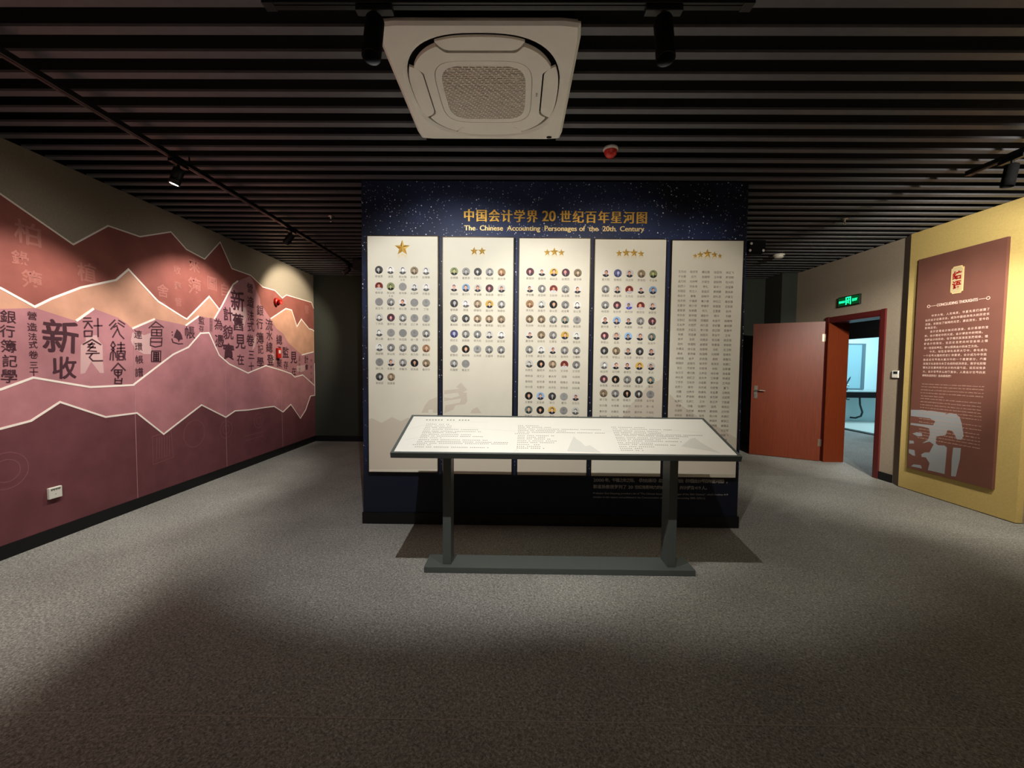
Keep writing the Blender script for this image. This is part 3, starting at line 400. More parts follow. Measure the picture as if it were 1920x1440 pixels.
def on_leaf(name, m, fn):
    b = MB(); fn(b); o = b.build(name, m, leaf); return o
hw = W_-0.062
def handle(b):
    slab(b, LP, rrect(hw-0.024, 0.90, hw+0.024, 1.10, 0.006), 0.0, 0.006)
    b.cyl(LP.p(hw, 1.03, 0.004), LP.p(hw, 1.03, 0.05), 0.011, n=14)
    b.tube([LP.p(hw, 1.03, 0.05), LP.p(hw-0.05, 1.03, 0.055), LP.p(hw-0.125, 1.025, 0.05)], 0.009)
    b.cyl(LP.p(hw, 0.945, 0.004), LP.p(hw, 0.945, 0.018), 0.013, n=14)
on_leaf('door_handle', chrome, handle)
for z in (0.22, 1.78):
    on_leaf('hinge', M('steel_hinge', '#8a7a6c', 0.35, metal=0.8), lambda b: (slab(b, LP, [(0.002, z), (0.002, z+0.11), (0.03, z+0.11), (0.03, z)], 0, 0.003), b.cyl(LP.p(-0.006, z, 0.004), LP.p(-0.006, z+0.11, 0.004), 0.006, n=10)))

# ------------------------------------------------------------------ mural on the left wall
LW = Plane((XL, 0, 0), (0,1,0), (0,0,1), (1,0,0))
def ext(pl, zs):
    y0 = pl[0][0]; ys = [YFR+0.01 + (y0-YFR-0.2)*k/(len(zs)) for k in range(len(zs))]
    return list(zip(ys, zs)) + [tuple(p) for p in pl]
def fin(pl, z): return [tuple(p) for p in pl] + [(YBK-0.006, z)]
A = fin(ext(D['A'], (2.5, 2.1, 2.35, 2.75, 2.6, 2.85)), 2.37)
# the tan layer: left part, then behind the peak, then right part
Bl = ext(D['B'], (1.9, 2.2, 1.75, 2.05, 1.95, 2.15)); Br = fin(D['B2'], D['B2'][-1][1]-0.02)
Mm = fin(ext(D['M'], (1.7, 1.85, 1.65, 1.9, 1.7, 1.8)), D['M'][-1][1]); Cc = fin(ext(D['C'], (1.1, 1.3, 1.0, 1.35, 1.15, 1.2)), D['C'][-1][1]-0.03)
Dd = fin(ext(D['D'], (0.8, 1.1, 0.85, 1.05, 0.7, 0.95)), D['D'][-1][1])
zb = 0.10
def layer(name, top, d, hexc, lab):
    b = MB(); slab(b, LW, [(top[0][0], zb)] + list(top) + [(top[-1][0], zb)], 0.0005, d)
    o = b.build(name, M(name + '_print', hexc, 0.75, spec=0.2, var=0.13, scale=5, bump=0.12, bscale=300), wl); o['label'] = lab
layer('mural_layer', A, 0.002, '#93564d', 'dark red upper mountain layer of the mural')
MT.pop('mural_layer_print')
layer('mural_layer', Bl + Br, 0.003, '#c9977f', 'tan mountain layer of the mural'); MT.pop('mural_layer_print')
layer('mural_layer', Mm, 0.004, '#b07a80', 'mauve mountain layer carrying the brush lettering'); MT.pop('mural_layer_print')
layer('mural_layer', Cc, 0.005, '#b47a80', 'rose mountain layer of the mural'); MT.pop('mural_layer_print')
layer('mural_layer', Dd, 0.006, '#704248', 'plum lowest mountain layer of the mural'); MT.pop('mural_layer_print')
white = M('white_mural_line', '#fbf0e6', 0.6)
def line(pts, d, w=0.017):
    b = MB(); stroke(b, LW, pts, w, d-0.001, d+0.002); b.build('mural_outline', white, wl)
line(A, 0.002, 0.012); line(Bl, 0.003, 0.017); line(Br, 0.003, 0.017); line(Cc, 0.005, 0.016); line(Dd, 0.006, 0.015)
for l in D['ML']: line([tuple(p) for p in l], 0.004, 0.018)
line([(YBK-0.012, 0.82), (YBK-0.012, 1.40)], 0.006, 0.012)
for s_ in D['seam']:
    b = MB(); stroke(b, LW, [(s_[0][0], s_[0][1]), (s_[1][0], s_[1][1]), (s_[2][0], 0.10)], 0.004, 0.0062, 0.0066); b.build('wallpaper_seam', M('pink_seam', '#c99aa0', 0.7), wl)
pale = M('pale_mauve_print', '#c9a3a2', 0.75)
b = MB()
for p in D['pale']: slab(b, LW, [tuple(x) for x in p], 0.004, 0.0045)
b.build('pale_motif', pale, wl)
ink = M('dark_plum_ink', '#4a2a33', 0.75)
b = MB(); rnd = random.Random(4)
for ch, y, z, h in D['cal']:
    s_ = h*1.12
    rt_ = rnd.uniform(-0.05, 0.05); e_ = s_*(0.017 if h > 0.15 else 0.012)
    for q_, (du, dv_) in enumerate(((0, 0), (e_, e_*0.5), (-e_, -e_*0.5), (e_*0.5, -e_), (-e_*0.5, e_))):
        put_glyph(b, LW, ch, y+du, z+dv_, s_*0.94, s_*0.94, 0.0050+0.0002*q_, 0.0, rot=rt_, wob=0.012)
for y, z in D['tiny']: put_glyph(b, LW, '同', y, z, 0.05, 0.05, 0.0052)
b.build('brush_lettering', ink, wl)
b = MB()
for s_ in D['strokes']: stroke(b, LW, [tuple(p) for p in s_], 0.0115 + 0.002*rnd.random(), 0.0045, 0.0055)
slab(b, LW, [tuple(p) for p in D['bird']], 0.0045, 0.0055)
b.build('seal_lettering', ink, wl)
b = MB()
for ch, y, z, h in D['faint']: put_glyph(b, LW, ch, y, z, h*1.1, h*1.1, 0.0026, 0.012, wob=0.02)
b.build('faint_red_lettering', M('faint_red_ink', '#a5695f', 0.75), wl)
def ringpts(cy, cz, ry, rz, n=28): return [(cy + ry*math.cos(2*math.pi*i/n), cz + rz*math.sin(2*math.pi*i/n)) for i in range(n+1)]
b = MB()
for cy, cz, r_ in ((2.82, 0.62, 0.13), (4.51, 0.60, 0.15), (5.01, 0.565, 0.105), (5.65, 0.59, 0.10), (5.65, 0.59, 0.05), (2.82, 0.62, 0.08), (1.2, 0.6, 0.14), (5.01, 0.565, 0.055)):
    stroke(b, LW, ringpts(cy, cz, r_, r_), 0.006, 0.006, 0.0066)
for k in range(6): stroke(b, LW, [(4.02+0.03*k, 0.42), (4.03+0.03*k, 0.64)], 0.006, 0.006, 0.0066)
stroke(b, LW, [(3.98, 0.38), (3.98, 0.66), (4.2, 0.68), (4.22, 0.40), (3.98, 0.38)], 0.006, 0.006, 0.0066)
for k in range(2): stroke(b, LW, [(5.35, 0.42-0.06*k), (5.75, 0.42-0.06*k)], 0.006, 0.006, 0.0066)
b.build('faint_coin_pattern', M('faint_plum_print', '#865459', 0.75), wl)

# ------------------------------------------------------------------ cream portrait boards
pcol = colour_material('portrait_print')
cream = M('cream_board', '#dedac9', 0.6, spec=0.2, var=0.03, scale=5)
capm = M('grey_brown_caption', '#7d756a', 0.7)
wmm = M('beige_watermark', '#d0c7b6', 0.65)
frm = M('dark_brass_edge', '#3a3022', 0.35, metal=0.6)
stm = M('gold_star', '#c99a3a', 0.3, metal=0.5, spec=0.5); stm2 = M('gold_star_light', '#ecc873', 0.3, metal=0.4)
PAL = {'g': ('#9a9a98', None, '#8b8b89', '#8b8b89'), 'b': ('#4a4a4a', '#2c2c2c', '#c9c7c4', '#262626'), 'w': ('#d9d8d2', '#5a5a5a', '#efeeea', '#3d3d3d'),
 'm': ('#8f8f8c', '#5c5c5c', '#d2d1cd', '#4c4c4c'), 's': ('#8b7c66', '#5f5040', '#cdb79a', '#4d3d2d'), 'o': ('#a98460', '#6a4630', '#e4c3a2', '#6b4a30'),
 'c': ('#d8d3cf', '#2b2c33', '#e0a98c', '#2a2220'), 'r': ('#7a3030', '#cfd0d2', '#d8a080', '#2a1c1a'), 'u': ('#8fb2d8', '#2c3040', '#d9a788', '#26221f'),
 'y': ('#cfa94f', '#20263a', '#e8bd98', '#2d2420'), 'v': ('#565a80', '#3b3f66', '#b9bde0', '#33365a'), 't': ('#7c8a84', '#2a3a36', '#d9b79c', '#2d2b28'),
 'k': ('#262422', '#151515', '#d8ab8c', '#191614'), 'e': ('#8b9468', '#1c2418', '#c9c98c', '#2c3020'), 'p': ('#5b3a44', '#453a40', '#e8a3a0', '#2b2226'),
 'l': ('#e3dcea', '#4a4fae', '#a08c6c', '#3a332c')}
TYPES = ['bwmsw', 'ssgww', 'gmwgg', 'wpmgg', 'wgggm', 'wmmmo', 'gcmks', 'bs']
TYPES = [['b','w','w','s','w','r','e','g','w','w','g','m','c','g','g','w','p','m','g','g','w','g','g','g','m','w','m','m','m','o','g','c','m','k','s','b','s'],
 ['e','m','b','m','o','c','u','c','p','c','b','w','s','y','m','m','b','s','s','s','v','m','m','w','w','g','k','g','m','m','m','g'],
 ['p','c','y','p','s','c','m','r','m','c','o','w','k','m','w','s','s','m','t','g','c','s','m','y','w','m','w','c','m','m','w','k','s','r','m','k','u','b','g','c','t','k','y','g','w'],
 ['c','v','c','s','e','m','c','r','c','u','m','p','l','r','c','c','u','c','m','p','p','c','u','c','t','b','s','c','b','c','w','c','c','y','c','p','k','m','b','t','s','m','k','b','g']]
HALF = ['第','一']
NM = [
 '蔡锡勇 谢霖 杨汝梅 徐永祚 赵锡禹 雍家源 杨汝梅 李鸿寿 朱国璋 许毅金 奚玉书 吴贵柱 张心澂 闻亦博 丁佶 丁洪范 潘序伦 章乃器 王逢辛 安绍芸 蒋士麒 潘志甲 陈冠英 胡一贯 郭垣钧 吴应图 徐以枋 杨端六 朱乃钧 黄廷元 施仁夫 张蕙生 余肇池 顾准英 娄尔行 安绍芸 钱素君'.split(),
 '余绪缨 葛家澍 刘溢炎 杨时展 唐庆增 杨纪琬 娄尔行 李宝震 易庭源 杨守一 管锦康 顾准 顾福佑 潘兆申 陶德秋 莫启欧 石毓符 梁润身 黄寿宸 徐仁初 阎达五 吴群敢 李天民 谷云松 赵玉珉 郭复初 吴树琦 王庆成 王盛祥 陈金波 陈国辉 蒋友文'.split(),
 '郭道扬 娄继伟 阎达五 赵德武 裘宗舜 李宝震 成圣树 王松年 赵玉珉 李爽 李天民 吴君杰 张以宽 成道秉 张以宽 毛伯林 肖云昌 周忠惠 顾福佑 黄志霖 夏冬林 徐政旦 王德宝 王松年 贺志东 王文彬 龚玉书 陈汉文 张鸿杰 王建新 刘贵生 魏明海 汤云为 王文彬 王世定 王景新 王化成 张力 曹冈 王文元 陈敏圭 于增彪 孟焰 林志军 薛云奎'.split(),
 '夏大慰 张维迎 冯正权 罗伟钧 于玉林 贾建民 胡玉明 王光远 张继明 孙铮 杨周南 张文贤 林万祥 杨世忠 谢获宝 蔡传里 罗飞 朱建新 刘峰 王化成 李若山 孟焰 李明 乔辉 张龙平 陈小悦 李若山 王立彦 李学仪 刘志远 胡玉明 冯巧根 秦荣生 杨有红 罗洪 余恕莲 林志军 何国臣 陈信元 潘琰 郭丁铭 徐仁德 陈建文 田昆儒 金学培'.split()]
BN3 = ['杨树滋 段文义 秦永祥 田璐 马贤明', '曾晓松 欧阳清 潘爱香 程隆云 陈尧道', '徐兴恩 毛惠珍 尚洪生 范存斌 刘延昌']
BN4 = ['杜兴强 何承禹 赵国庆 谢志华 蒋一苇', '黄世忠 刘贵生 曹益民 葛东林 于增彪', '韩传模 张为国 罗绍德 陆正华 吴联生']
B5 = '''王光远 程世军 薛云奎 张蕊玮 徐正飞|于长春 庄丹 张建明 汪中强 蒋尧明|孟凡利 刘仲藜 孙菊生 胡奕明 杜兴利|赵西卜 刘永泽 李礼 吴中一 孙宝厚|何国臣 陈汉人 吴益兵 黄晓鹏 陈尚彬|杨永平 秦鲁 胡晓平 顾礼忠 卢高玉|张杰明 于福源 秦少曾 钟钰江 周志强|孔繁华 熊少华 李瑞华 张国强 王宏斌|曾家源 张美霞 何凡 王雪夏 赵伟|宋永宏 吴中福 谭宏中 周兴 刘峰|龙哲红 张何慎 郑建国 朱金平 杨德伟|王永海 刘昆鹰 林乃宜 李昕蕾 姜纯厚|陈胜荣 方爱云 李少强 顾正刚 屈春海|朱娜 司徒谦 张国兵 李宝平 王林|李海 张莉 张建波 钱玉峰 桂志强|田玲 陈建新 金建军 李惠强 李丽君|孙慕友 徐元金 张恩明 冯帆 左卫刚|聂卓 李海峰 陈国辉 刘明辉 张晓东|林明昌 金海 武志强 周辉 郭春元|郭国庆 赵继光 徐沛宇 肖泽忠 张晨仁|张立 齐宏军 许崇涛 林斌 赵新建|张汉文 傅元略 王声佰 林永峰 张金昌|林长泉 胡红卫 张长海 江钟健 林满堂|丁学东 王松年 孙丽影 李中信 王伟成|赵西卜 秦伟 刘杰成 刘宏智 董飞|刘霞 付基平 杨景先 朱爱霞 马敬凯|周永 蒋尧明 李维友 宋艺婷 沈奕明|喻景仁 孔庆仁 王华 张正海 于胜道|罗婷 冯璐 陆建桥 金鸣 荣伟云|汤湘希 马宇峰 郭宏伟 蔡维娟 庄利恒|李树友 曹春益 张凤 杨小舟 朱建红|赵宇龙 张杰 王明 李国庆 郭保江|陈波 张龙 林宏 王明强 谢德玉|李文 赵明 刘伟 陈国江 刘玉军|张强 王刚 李平 赵华 杨鹏飞|陈明 刘洪 王成 张军 江涛'''.split('|')
B5 = [r.split() for r in B5]
TCOL = random.Random(11)
def portrait(P, u, v, ty, rd, parent):
    bg, cl, sk, hr = [lin(x) if x else None for x in PAL[ty]]
    r0 = 0.0335; b = MB(); j = lambda c: (lambda k_: tuple(max(0, min(1, x*k_*rd.uniform(0.98, 1.02))) for x in c))(rd.uniform(0.8, 1.2))
    circ = lambda cx, cy, rx, ry, n=16, a0=0, a1=360: [(cx + rx*math.cos(R(a0 + (a1-a0)*i/n)), cy + ry*math.sin(R(a0 + (a1-a0)*i/n))) for i in range(n + (0 if a1-a0 == 360 else 1))]
    hx_ = u + rd.uniform(-0.004, 0.004); hy_ = v + rd.uniform(0.000, 0.006); big = rd.uniform(0.85, 1.15)
    slab(b, P, circ(u, v, r0, r0, 28), 0.0, 0.0006, j(bg))
    if ty == 'g':
        s_ = j(sk); slab(b, P, circ(u, v+0.009, 0.011, 0.013), 0.0006, 0.0010, s_); slab(b, P, circ(u, v-0.006, 0.0205, 0.024, 14, 205, 335), 0.0006, 0.0010, s_)
    else:
        ch = circ(u, v, r0*0.985, r0*0.985, 14, 212 + rd.uniform(-8, 6), 328 + rd.uniform(-6, 8)); ch += [(u+0.016, v-0.010), (u-0.014, v-0.010)]
        slab(b, P, ch, 0.0006, 0.0009, j(cl))
        slab(b, P, [(hx_-0.006, v-0.010), (hx_+0.006, v-0.010), (hx_+0.001, v-0.029)], 0.0009, 0.0011, tuple(min(1, x*1.25+0.25) for x in cl) if sum(cl) < 1.2 else j(cl))
        slab(b, P, circ(hx_, hy_+0.0045, 0.0133*big, 0.0155*big), 0.0009, 0.0012, j(hr))
        slab(b, P, [(hx_-0.004, hy_-0.004), (hx_+0.004, hy_-0.004), (hx_+0.004, v-0.015), (hx_-0.004, v-0.015)], 0.0011, 0.0013, tuple(x*0.85 for x in sk))
        slab(b, P, circ(hx_ + rd.uniform(-0.0015, 0.0015), hy_-0.0005, 0.0108*big, 0.0138*big), 0.0012, 0.0014, j(sk))
        dk_ = tuple(x*0.45 for x in sk)
        for ex in (-0.004, 0.004): slab(b, P, circ(hx_+ex*big, hy_+0.002, 0.0022, 0.0010, 8), 0.0014, 0.0015, dk_)
        slab(b, P, circ(hx_, hy_-0.0075*big, 0.0030, 0.0009, 8), 0.0014, 0.0015, dk_)
    return b.build('portrait', pcol, parent)
def caption(b, P, t, u, v, off=0.003, s_=0.0215):
    n = len(t); st = 0.0222
    for i, ch in enumerate(t): put_glyph(b, P, ch, u + (i-(n-1)/2)*st, v, s_, s_, 0.0006, off)
blabs = ['leftmost cream portrait board headed by one large gold star', 'cream portrait board headed by two gold stars', 'middle cream portrait board headed by three gold stars',
         'cream portrait board headed by four gold stars', 'rightmost cream board headed by five gold stars, names only without portraits']
for i, (tl, tr, bl) in enumerate(D['boards']):
    x0 = tl[0]; x1 = x0 + 0.602; zt = (tl[1]+tr[1])/2; z0 = bl[1]
    root = empty('display_board', (x0, PY, z0)); tag(root, blabs[i], 'display board', 'cream boards hung on the starfield wall')
    H = zt - z0; P = Plane((0, -0.030, 0), (1,0,0), (0,0,1), (0,-1,0)); ux = lambda x: x - x0; vz = lambda z: z - z0
    b = MB(); b.box(0.004, -0.030, 0.004, 0.598, -0.001, H-0.004); b.build('board_face', cream, root)
    b = MB(); e = 0.004; ed = 0.010 if i > 2 else 0.006
    b.box(-e, -0.032, -e, 0.602+e, -0.001, 0.004); b.box(-e, -0.032, H-0.004, 0.602+e, -0.001, H+e); b.box(-e, -0.032, 0.004, 0.004, -0.001, H-0.004); b.box(0.598, -0.032, 0.004, 0.602+e, -0.001, H-0.004)
    b.build('board_edge', frm, root)
    b = MB()
    for pl in D['wm'][i]: slab(b, P, [(min(0.596, max(0.006, ux(x))), min(H, max(0.006, vz(z)))) for x, z in pl], 0, 0.0003)
    b.build('watermark', wmm, root)
    for sx, sz, sr in D['stars'][i]:
        sr = 0.068 if i == 0 else sr*0.86
        b = MB(); cu_, cv = ux(sx), vz(sz); c5 = []
        for k in range(10):
            a_ = R(90 + 36*k); rr = sr if k % 2 == 0 else sr*0.42; c5.append((cu_ + rr*math.cos(a_), cv + rr*math.sin(a_)))
        pk = P.p(cu_, cv, sr*0.16)
        for k in range(10):
            p_, q_ = P.p(*c5[k], 0.0005), P.p(*c5[(k+1) % 10], 0.0005); b.add([p_, q_, pk], [(0, 1, 2)], k % 2)
        st = b.build('star', [stm, stm2], root)
        b = MB()                                               # faint printed mirror image under the star
        for k in range(5): 
            pass
        rf = [(x, 2*(cv - sr*0.83) - z) for x, z in c5]
        zc = cv - sr*0.83
        slab(b, P, [(cu_-sr*0.62, zc+0.001), (cu_-sr*0.48, zc-sr*0.42), (cu_-sr*0.1, zc-sr*0.12), (cu_+sr*0.1, zc-sr*0.12), (cu_+sr*0.48, zc-sr*0.42), (cu_+sr*0.62, zc+0.001), (cu_+sr*0.38, zc-0.002), (cu_, zc+sr*0.28), (cu_-sr*0.38, zc-0.002)], 0, 0.0003)
        b.build('star_reflection', M('pale_gold_print', '#dccfae', 0.5), st)
    def cap(par, *a_, **k_):
        cb = MB(); caption(cb, *a_, **k_); cb.build('name_caption', capm, par)
    if i < 4:
        rd = random.Random(100+i); names = NM[i]; k = 0
        for r_, zr in enumerate(D['rows'][i]):
            for c in range(5):
                if k >= len(TYPES[i]): break
                u_, v_ = ux(D['cols'][i][c]), vz(zr) - 0.006*c/4*1.0
                po = portrait(P, u_, v_, TYPES[i][k], rd, root)
                if k < len(names): cap(po, P, names[k], u_, v_-0.054)
                k += 1
        if i == 0:
            cap(root, P, '众先', ux(D['cols'][0][2]), vz(D['rows'][0][0])-0.083, s_=0.018); cap(root, P, '予戒', ux(D['cols'][0][1]), vz(D['rows'][0][1])-0.083, s_=0.018)
        for rows_, zs in ((BN3, D['nrows3']) if i == 2 else (BN4, D['nrows4']) if i == 3 else ([], []),):
            for t, zr in zip(rows_, zs):
                for c, nm in enumerate(t.split()): cap(root, P, nm, ux(D['cols'][i][c]), vz(zr)-0.0015*c)
    else:
        z_ = D['r5'][0]; dz = (D['r5'][0]-D['r5'][1])/5
        for r_, row in enumerate(B5):
            zz = z_ - dz*r_ 
            for c, nm in enumerate(row): cap(root, P, nm, ux(D['cols'][4][c]), vz(zz)-0.0015*c, off=0.006, s_=0.0225)

# ------------------------------------------------------------------ reading lectern
gun = M('gunmetal_paint', '#515856', 0.45, spec=0.45, metal=0.15)
TO = Vector((-0.775, 2.5, 0.85)); TE = Vector((0, 0.533, 0.17)).normalized(); TN = Vector((0, -0.17, 0.533)).normalized(); TD = 0.5595; TW = 2.172
lect = empty('reading_lectern', (0.304, 2.78, 0)); tag(lect, 'long dark metal reading lectern with sloping white printed top in front of starfield wall', 'lectern')
TP = Plane(TO, (1,0,0), TE, TN)
b = MB(); fwid = 0.018
slab(b, TP, [(0,0),(TW,0),(TW,fwid),(0,fwid)], -0.036, 0.0); slab(b, TP, [(0,TD-fwid),(TW,TD-fwid),(TW,TD),(0,TD)], -0.036, 0.0)
slab(b, TP, [(0,fwid),(fwid,fwid),(fwid,TD-fwid),(0,TD-fwid)], -0.036, 0.0); slab(b, TP, [(TW-fwid,fwid),(TW,fwid),(TW,TD-fwid),(TW-fwid,TD-fwid)], -0.036, 0.0)
slab(b, TP, [(fwid,fwid),(TW-fwid,fwid),(TW-fwid,TD-fwid),(fwid,TD-fwid)], -0.036, -0.008)
loc(b.build('top_frame', gun, lect), lect)
b = MB(); slab(b, TP, [(fwid,fwid),(TW-fwid,fwid),(TW-fwid,TD-fwid),(fwid,TD-fwid)], -0.008, -0.003)
pan = loc(b.build('printed_panel', M('white_print_sheet', '#e2e1d8', 0.5, spec=0.3), lect), lect)
b = MB()
def dots(p0, p1, sz, seed):
    rd = random.Random(seed); n = max(2, int((p1[0]-p0[0])/(sz*1.62))); gap = {rd.randrange(3, 7)} if n > 8 else set()
    g = rd.randrange(7, 13)
    while g < n: gap.add(g); g += rd.randrange(7, 15)
    for i in range(n):
        if i in gap: continue
        u_ = p0[0] + (p1[0]-p0[0])*i/(n-1); v_ = p0[1] + (p1[1]-p0[1])*i/(n-1); s_ = sz
        for k in range(2): slab(b, TP, [(u_-s_/2, v_-s_/2 + k*s_*0.62), (u_+s_/2, v_-s_/2 + k*s_*0.62), (u_+s_/2, v_-s_/2 + k*s_*0.62 + s_*0.28), (u_-s_/2, v_-s_/2 + k*s_*0.62 + s_*0.28)], -0.003, -0.0026)
        slab(b, TP, [(u_-s_*0.12, v_-s_/2), (u_+s_*0.14, v_-s_/2), (u_+s_*0.14, v_+s_/2), (u_-s_*0.12, v_+s_/2)], -0.003, -0.0024)
for k, (p0, p1) in enumerate(D['t1'] + D['t2'] + D['t3']): dots(p0, p1, 0.0072, k)
b.build('printed_text', M('grey_print_ink', '#555652', 0.6), pan)
b = MB(); dots(D['tt'][0][0], D['tt'][0][1], 0.0125, 99); b.build('printed_heading', M('dark_print_ink', '#3c3d3a', 0.6), pan)
b = MB()
stroke(b, TP, [tuple(D['tt'][1][0]), tuple(D['tt'][1][1])], 0.002, -0.003, -0.0026)
for pl in D['tm']:
    b2 = MB(); stroke(b2, TP, [tuple(p) for p in pl], 0.003, -0.003, -0.0027)
    if pl in D['tm'][:2]: slab(b2, TP, [tuple(p) for p in pl], -0.003, -0.00285)
    b2.build('mountain_print', M('faint_grey_print', '#cfd0c8', 0.55), pan)
b.build('heading_underline', M('faint_grey_print', '#cfd0c8', 0.55), pan)
for px in (-0.458, 1.066):
    b = MB(); b.box(px-0.0275, 2.715, 0.04, px+0.0275, 2.845, 0.875)
    v = b.v
    for k in (4, 5, 6, 7): v[k] = (v[k][0], v[k][1], 0.85 + (v[k][1]-2.5)*0.17/0.533 - 0.0375)
    loc(b.build('post', gun, lect), lect)
b = MB()
for px in (-0.458, 1.066):
    slab(b, TP, [(px+0.775-0.04, 0.12), (px+0.775+0.04, 0.12), (px+0.775+0.04, TD-0.1), (px+0.775-0.04, TD-0.1)], -0.042, -0.036)
loc(b.build('top_bracket', gun, lect), lect)
b = MB(); b.box(-0.605, 2.675, 0, 1.213, 2.862, 0.04); loc(b.build('base_plate', gun, lect, 0.002), lect)

# ------------------------------------------------------------------ ceiling air conditioner (seen from below)
ac = empty('ceiling_air_conditioner', ((AC[0]+AC[1])/2, (AC[2]+AC[3])/2, 2.932)); tag(ac, 'square white cassette air conditioner with round-cornered grille, set in the slatted ceiling', 'air conditioner')
acw = M('off_white_plastic', '#f0ece2', 0.45, spec=0.35, var=0.02, scale=8)
AP = Plane((0,0,0), (1,0,0), (0,1,0), (0,0,-1))                 # n points down; u = X, v = Y
def sq(a_, n_=4.0, k=64, cx=0, cy=0):
    out = []
    for i in range(k):
        t = 2*math.pi*i/k; c, s = math.cos(t), math.sin(t)
        out.append((cx + a_*math.copysign(abs(c)**(2/n_), c), cy + a_*math.copysign(abs(s)**(2/n_), s)))
    return out
def ringslab(b, out_, in_, d0, d1, din=None, c=None):
    'ring between two loops with equal point counts, from depth d0 (up) to d1 (down)'
    n = len(out_); din = d1 if din is None else din
    vs = [AP.p(u, v, d1) for u, v in out_] + [AP.p(u, v, din) for u, v in in_] + [AP.p(u, v, d0) for u, v in out_] + [AP.p(u, v, d0) for u, v in in_]
    fs = []
    for i in range(n):
        j = (i+1) % n; fs += [(i, i+n, j+n, j), (i, j, j+2*n, i+2*n), (i+n, i+3*n, j+3*n, j+n), (i+2*n, j+2*n, j+3*n, i+3*n)]
    b.add(vs, fs, c)
def rr_loop(a_, r_, k=64):
    'rounded square sampled at the same angles as sq()'
    out = []
    for i in range(k):
        t = 2*math.pi*i/k; c, s = math.cos(t), math.sin(t); m_ = max(abs(c), abs(s)); u_, v_ = a_*c/m_, a_*s/m_
        if abs(u_) > a_-r_ and abs(v_) > a_-r_:
            du, dv_ = abs(u_)-(a_-r_), abs(v_)-(a_-r_); l_ = math.hypot(du, dv_); u_ = math.copysign(a_-r_ + du/l_*r_, u_); v_ = math.copysign(a_-r_ + dv_/l_*r_, v_)
        out.append((u_, v_))
    return out
hs = 0.476
b = MB(); ringslab(b, rr_loop(hs, 0.035), rr_loop(hs-0.014, 0.03), -0.018, -0.010, 0.0); ringslab(b, rr_loop(hs-0.014, 0.03), sq(0.432, 2.7), -0.036, 0.0, 0.003); ringslab(b, sq(0.432, 2.7), sq(0.412, 2.7), -0.036, 0.003, -0.008)
b.build('outer_panel', acw, ac)
b = MB(); b.box(-0.44, -0.44, 0.034, 0.44, 0.44, 0.2); b.build('body', M('dark_duct', '#15120f', 0.8), ac)
# face plate with four bites for the air flaps
def face_loop():
    out = []
    for u_, v_ in sq(0.383, 2.7, 240):
        a_, c_ = abs(u_), abs(v_); lo, hi = (a_, c_) if a_ < c_ else (c_, a_)
        if lo < 0.225:
            t_ = max(0.0, (lo-0.165)/0.060); cut = 0.312 + 0.070*(t_**1.6); hi = min(hi, cut)
        if a_ < c_: v_ = math.copysign(hi, v_)
        else: u_ = math.copysign(hi, u_)
        out.append((u_, v_))
    return out
fl_ = face_loop(); n = len(fl_); inn = sq(0.262, 4.5, n)
b = MB(); ringslab(b, fl_, inn, -0.012, 0.009); b.build('face_plate', acw, ac)
b = MB(); ringslab(b, sq(0.262, 4.5, n), sq(0.259, 4.5, n), -0.012, 0.004); b.build('panel_joint', M('grey_joint', '#7d776d', 0.7), ac)
b = MB(); ringslab(b, sq(0.259, 4.5, n), sq(0.226, 4.5, n), -0.012, 0.0085); b.build('grille_rim', acw, ac)
for k in range(4):                                             # crescent flaps
    lp = []
    for i in range(25):
        s_ = -0.215 + 0.43*i/24; lp.append((s_, (0.404**2.7 - abs(s_)**2.7)**(1/2.7)))
    lp += [(0.196, 0.345), (0.178, 0.329), (0.155, 0.321), (-0.155, 0.321), (-0.178, 0.329), (-0.196, 0.345)]
    cr, sr = [(1,0),(0,1),(-1,0),(0,-1)][k]; tilt = 0.004
    b = MB(); slab(b, AP, [(x*cr - y*sr, x*sr + y*cr) for x, y in lp], -0.008, tilt)
    b.build('air_flap', acw, ac)
grl = M('grille_plastic', '#e6dfd2', 0.5); 
b = MB(); rows = 34
def half(v): return 0.226*(1-(min(abs(v), 0.2259)/0.226)**4.5)**(1/4.5)
for r_ in range(rows):
    v0 = -0.222 + 0.444*r_/(rows-1); hw_ = half(v0)
    if hw_ < 0.02: continue
    slab(b, AP, [(-hw_, v0-0.0028), (hw_, v0-0.0028), (hw_, v0+0.0028), (-hw_, v0+0.0028)], -0.002, 0.0085)
    if r_ < rows-1:
        v1 = v0 + 0.444/(rows-1); off = (r_ % 3)*0.0115
        k = -8
        while k < 9:
            x = k*0.0345 + off
            if abs(x) < min(hw_, half(v1)) - 0.004: slab(b, AP, [(x-0.0034, v0), (x+0.0034, v0), (x+0.0034, v1), (x-0.0034, v1)], -0.002, 0.008)
            k += 1
o = b.build('grille', grl, ac); tag(o, kind='stuff')
b = MB(); slab(b, AP, sq(0.227, 4.5, 64), -0.004, -0.003); b.build('grille_backing', M('grille_shadow_brown', '#5f554a', 0.8), ac)
b = MB(); slab(b, AP, [(0.395+0.017*math.cos(t*math.pi/12), 0.435+0.011*math.sin(t*math.pi/12)) for t in range(24)], 0, 0.006)
b.build('indicator_lens', M('glossy_black', '#08080a', 0.15), ac)
b = MB(); slab(b, AP, [(0.288, -0.02), (0.291, -0.02), (0.291, 0.012), (0.288, 0.012)], 0.009, 0.0095)
for yy in (-0.018, -0.008, 0.004): slab(b, AP, [(0.284, yy), (0.295, yy), (0.295, yy+0.003), (0.284, yy+0.003)], 0.009, 0.0095)
b.build('maker_mark', M('grey_mark', '#77716a', 0.5), ac)

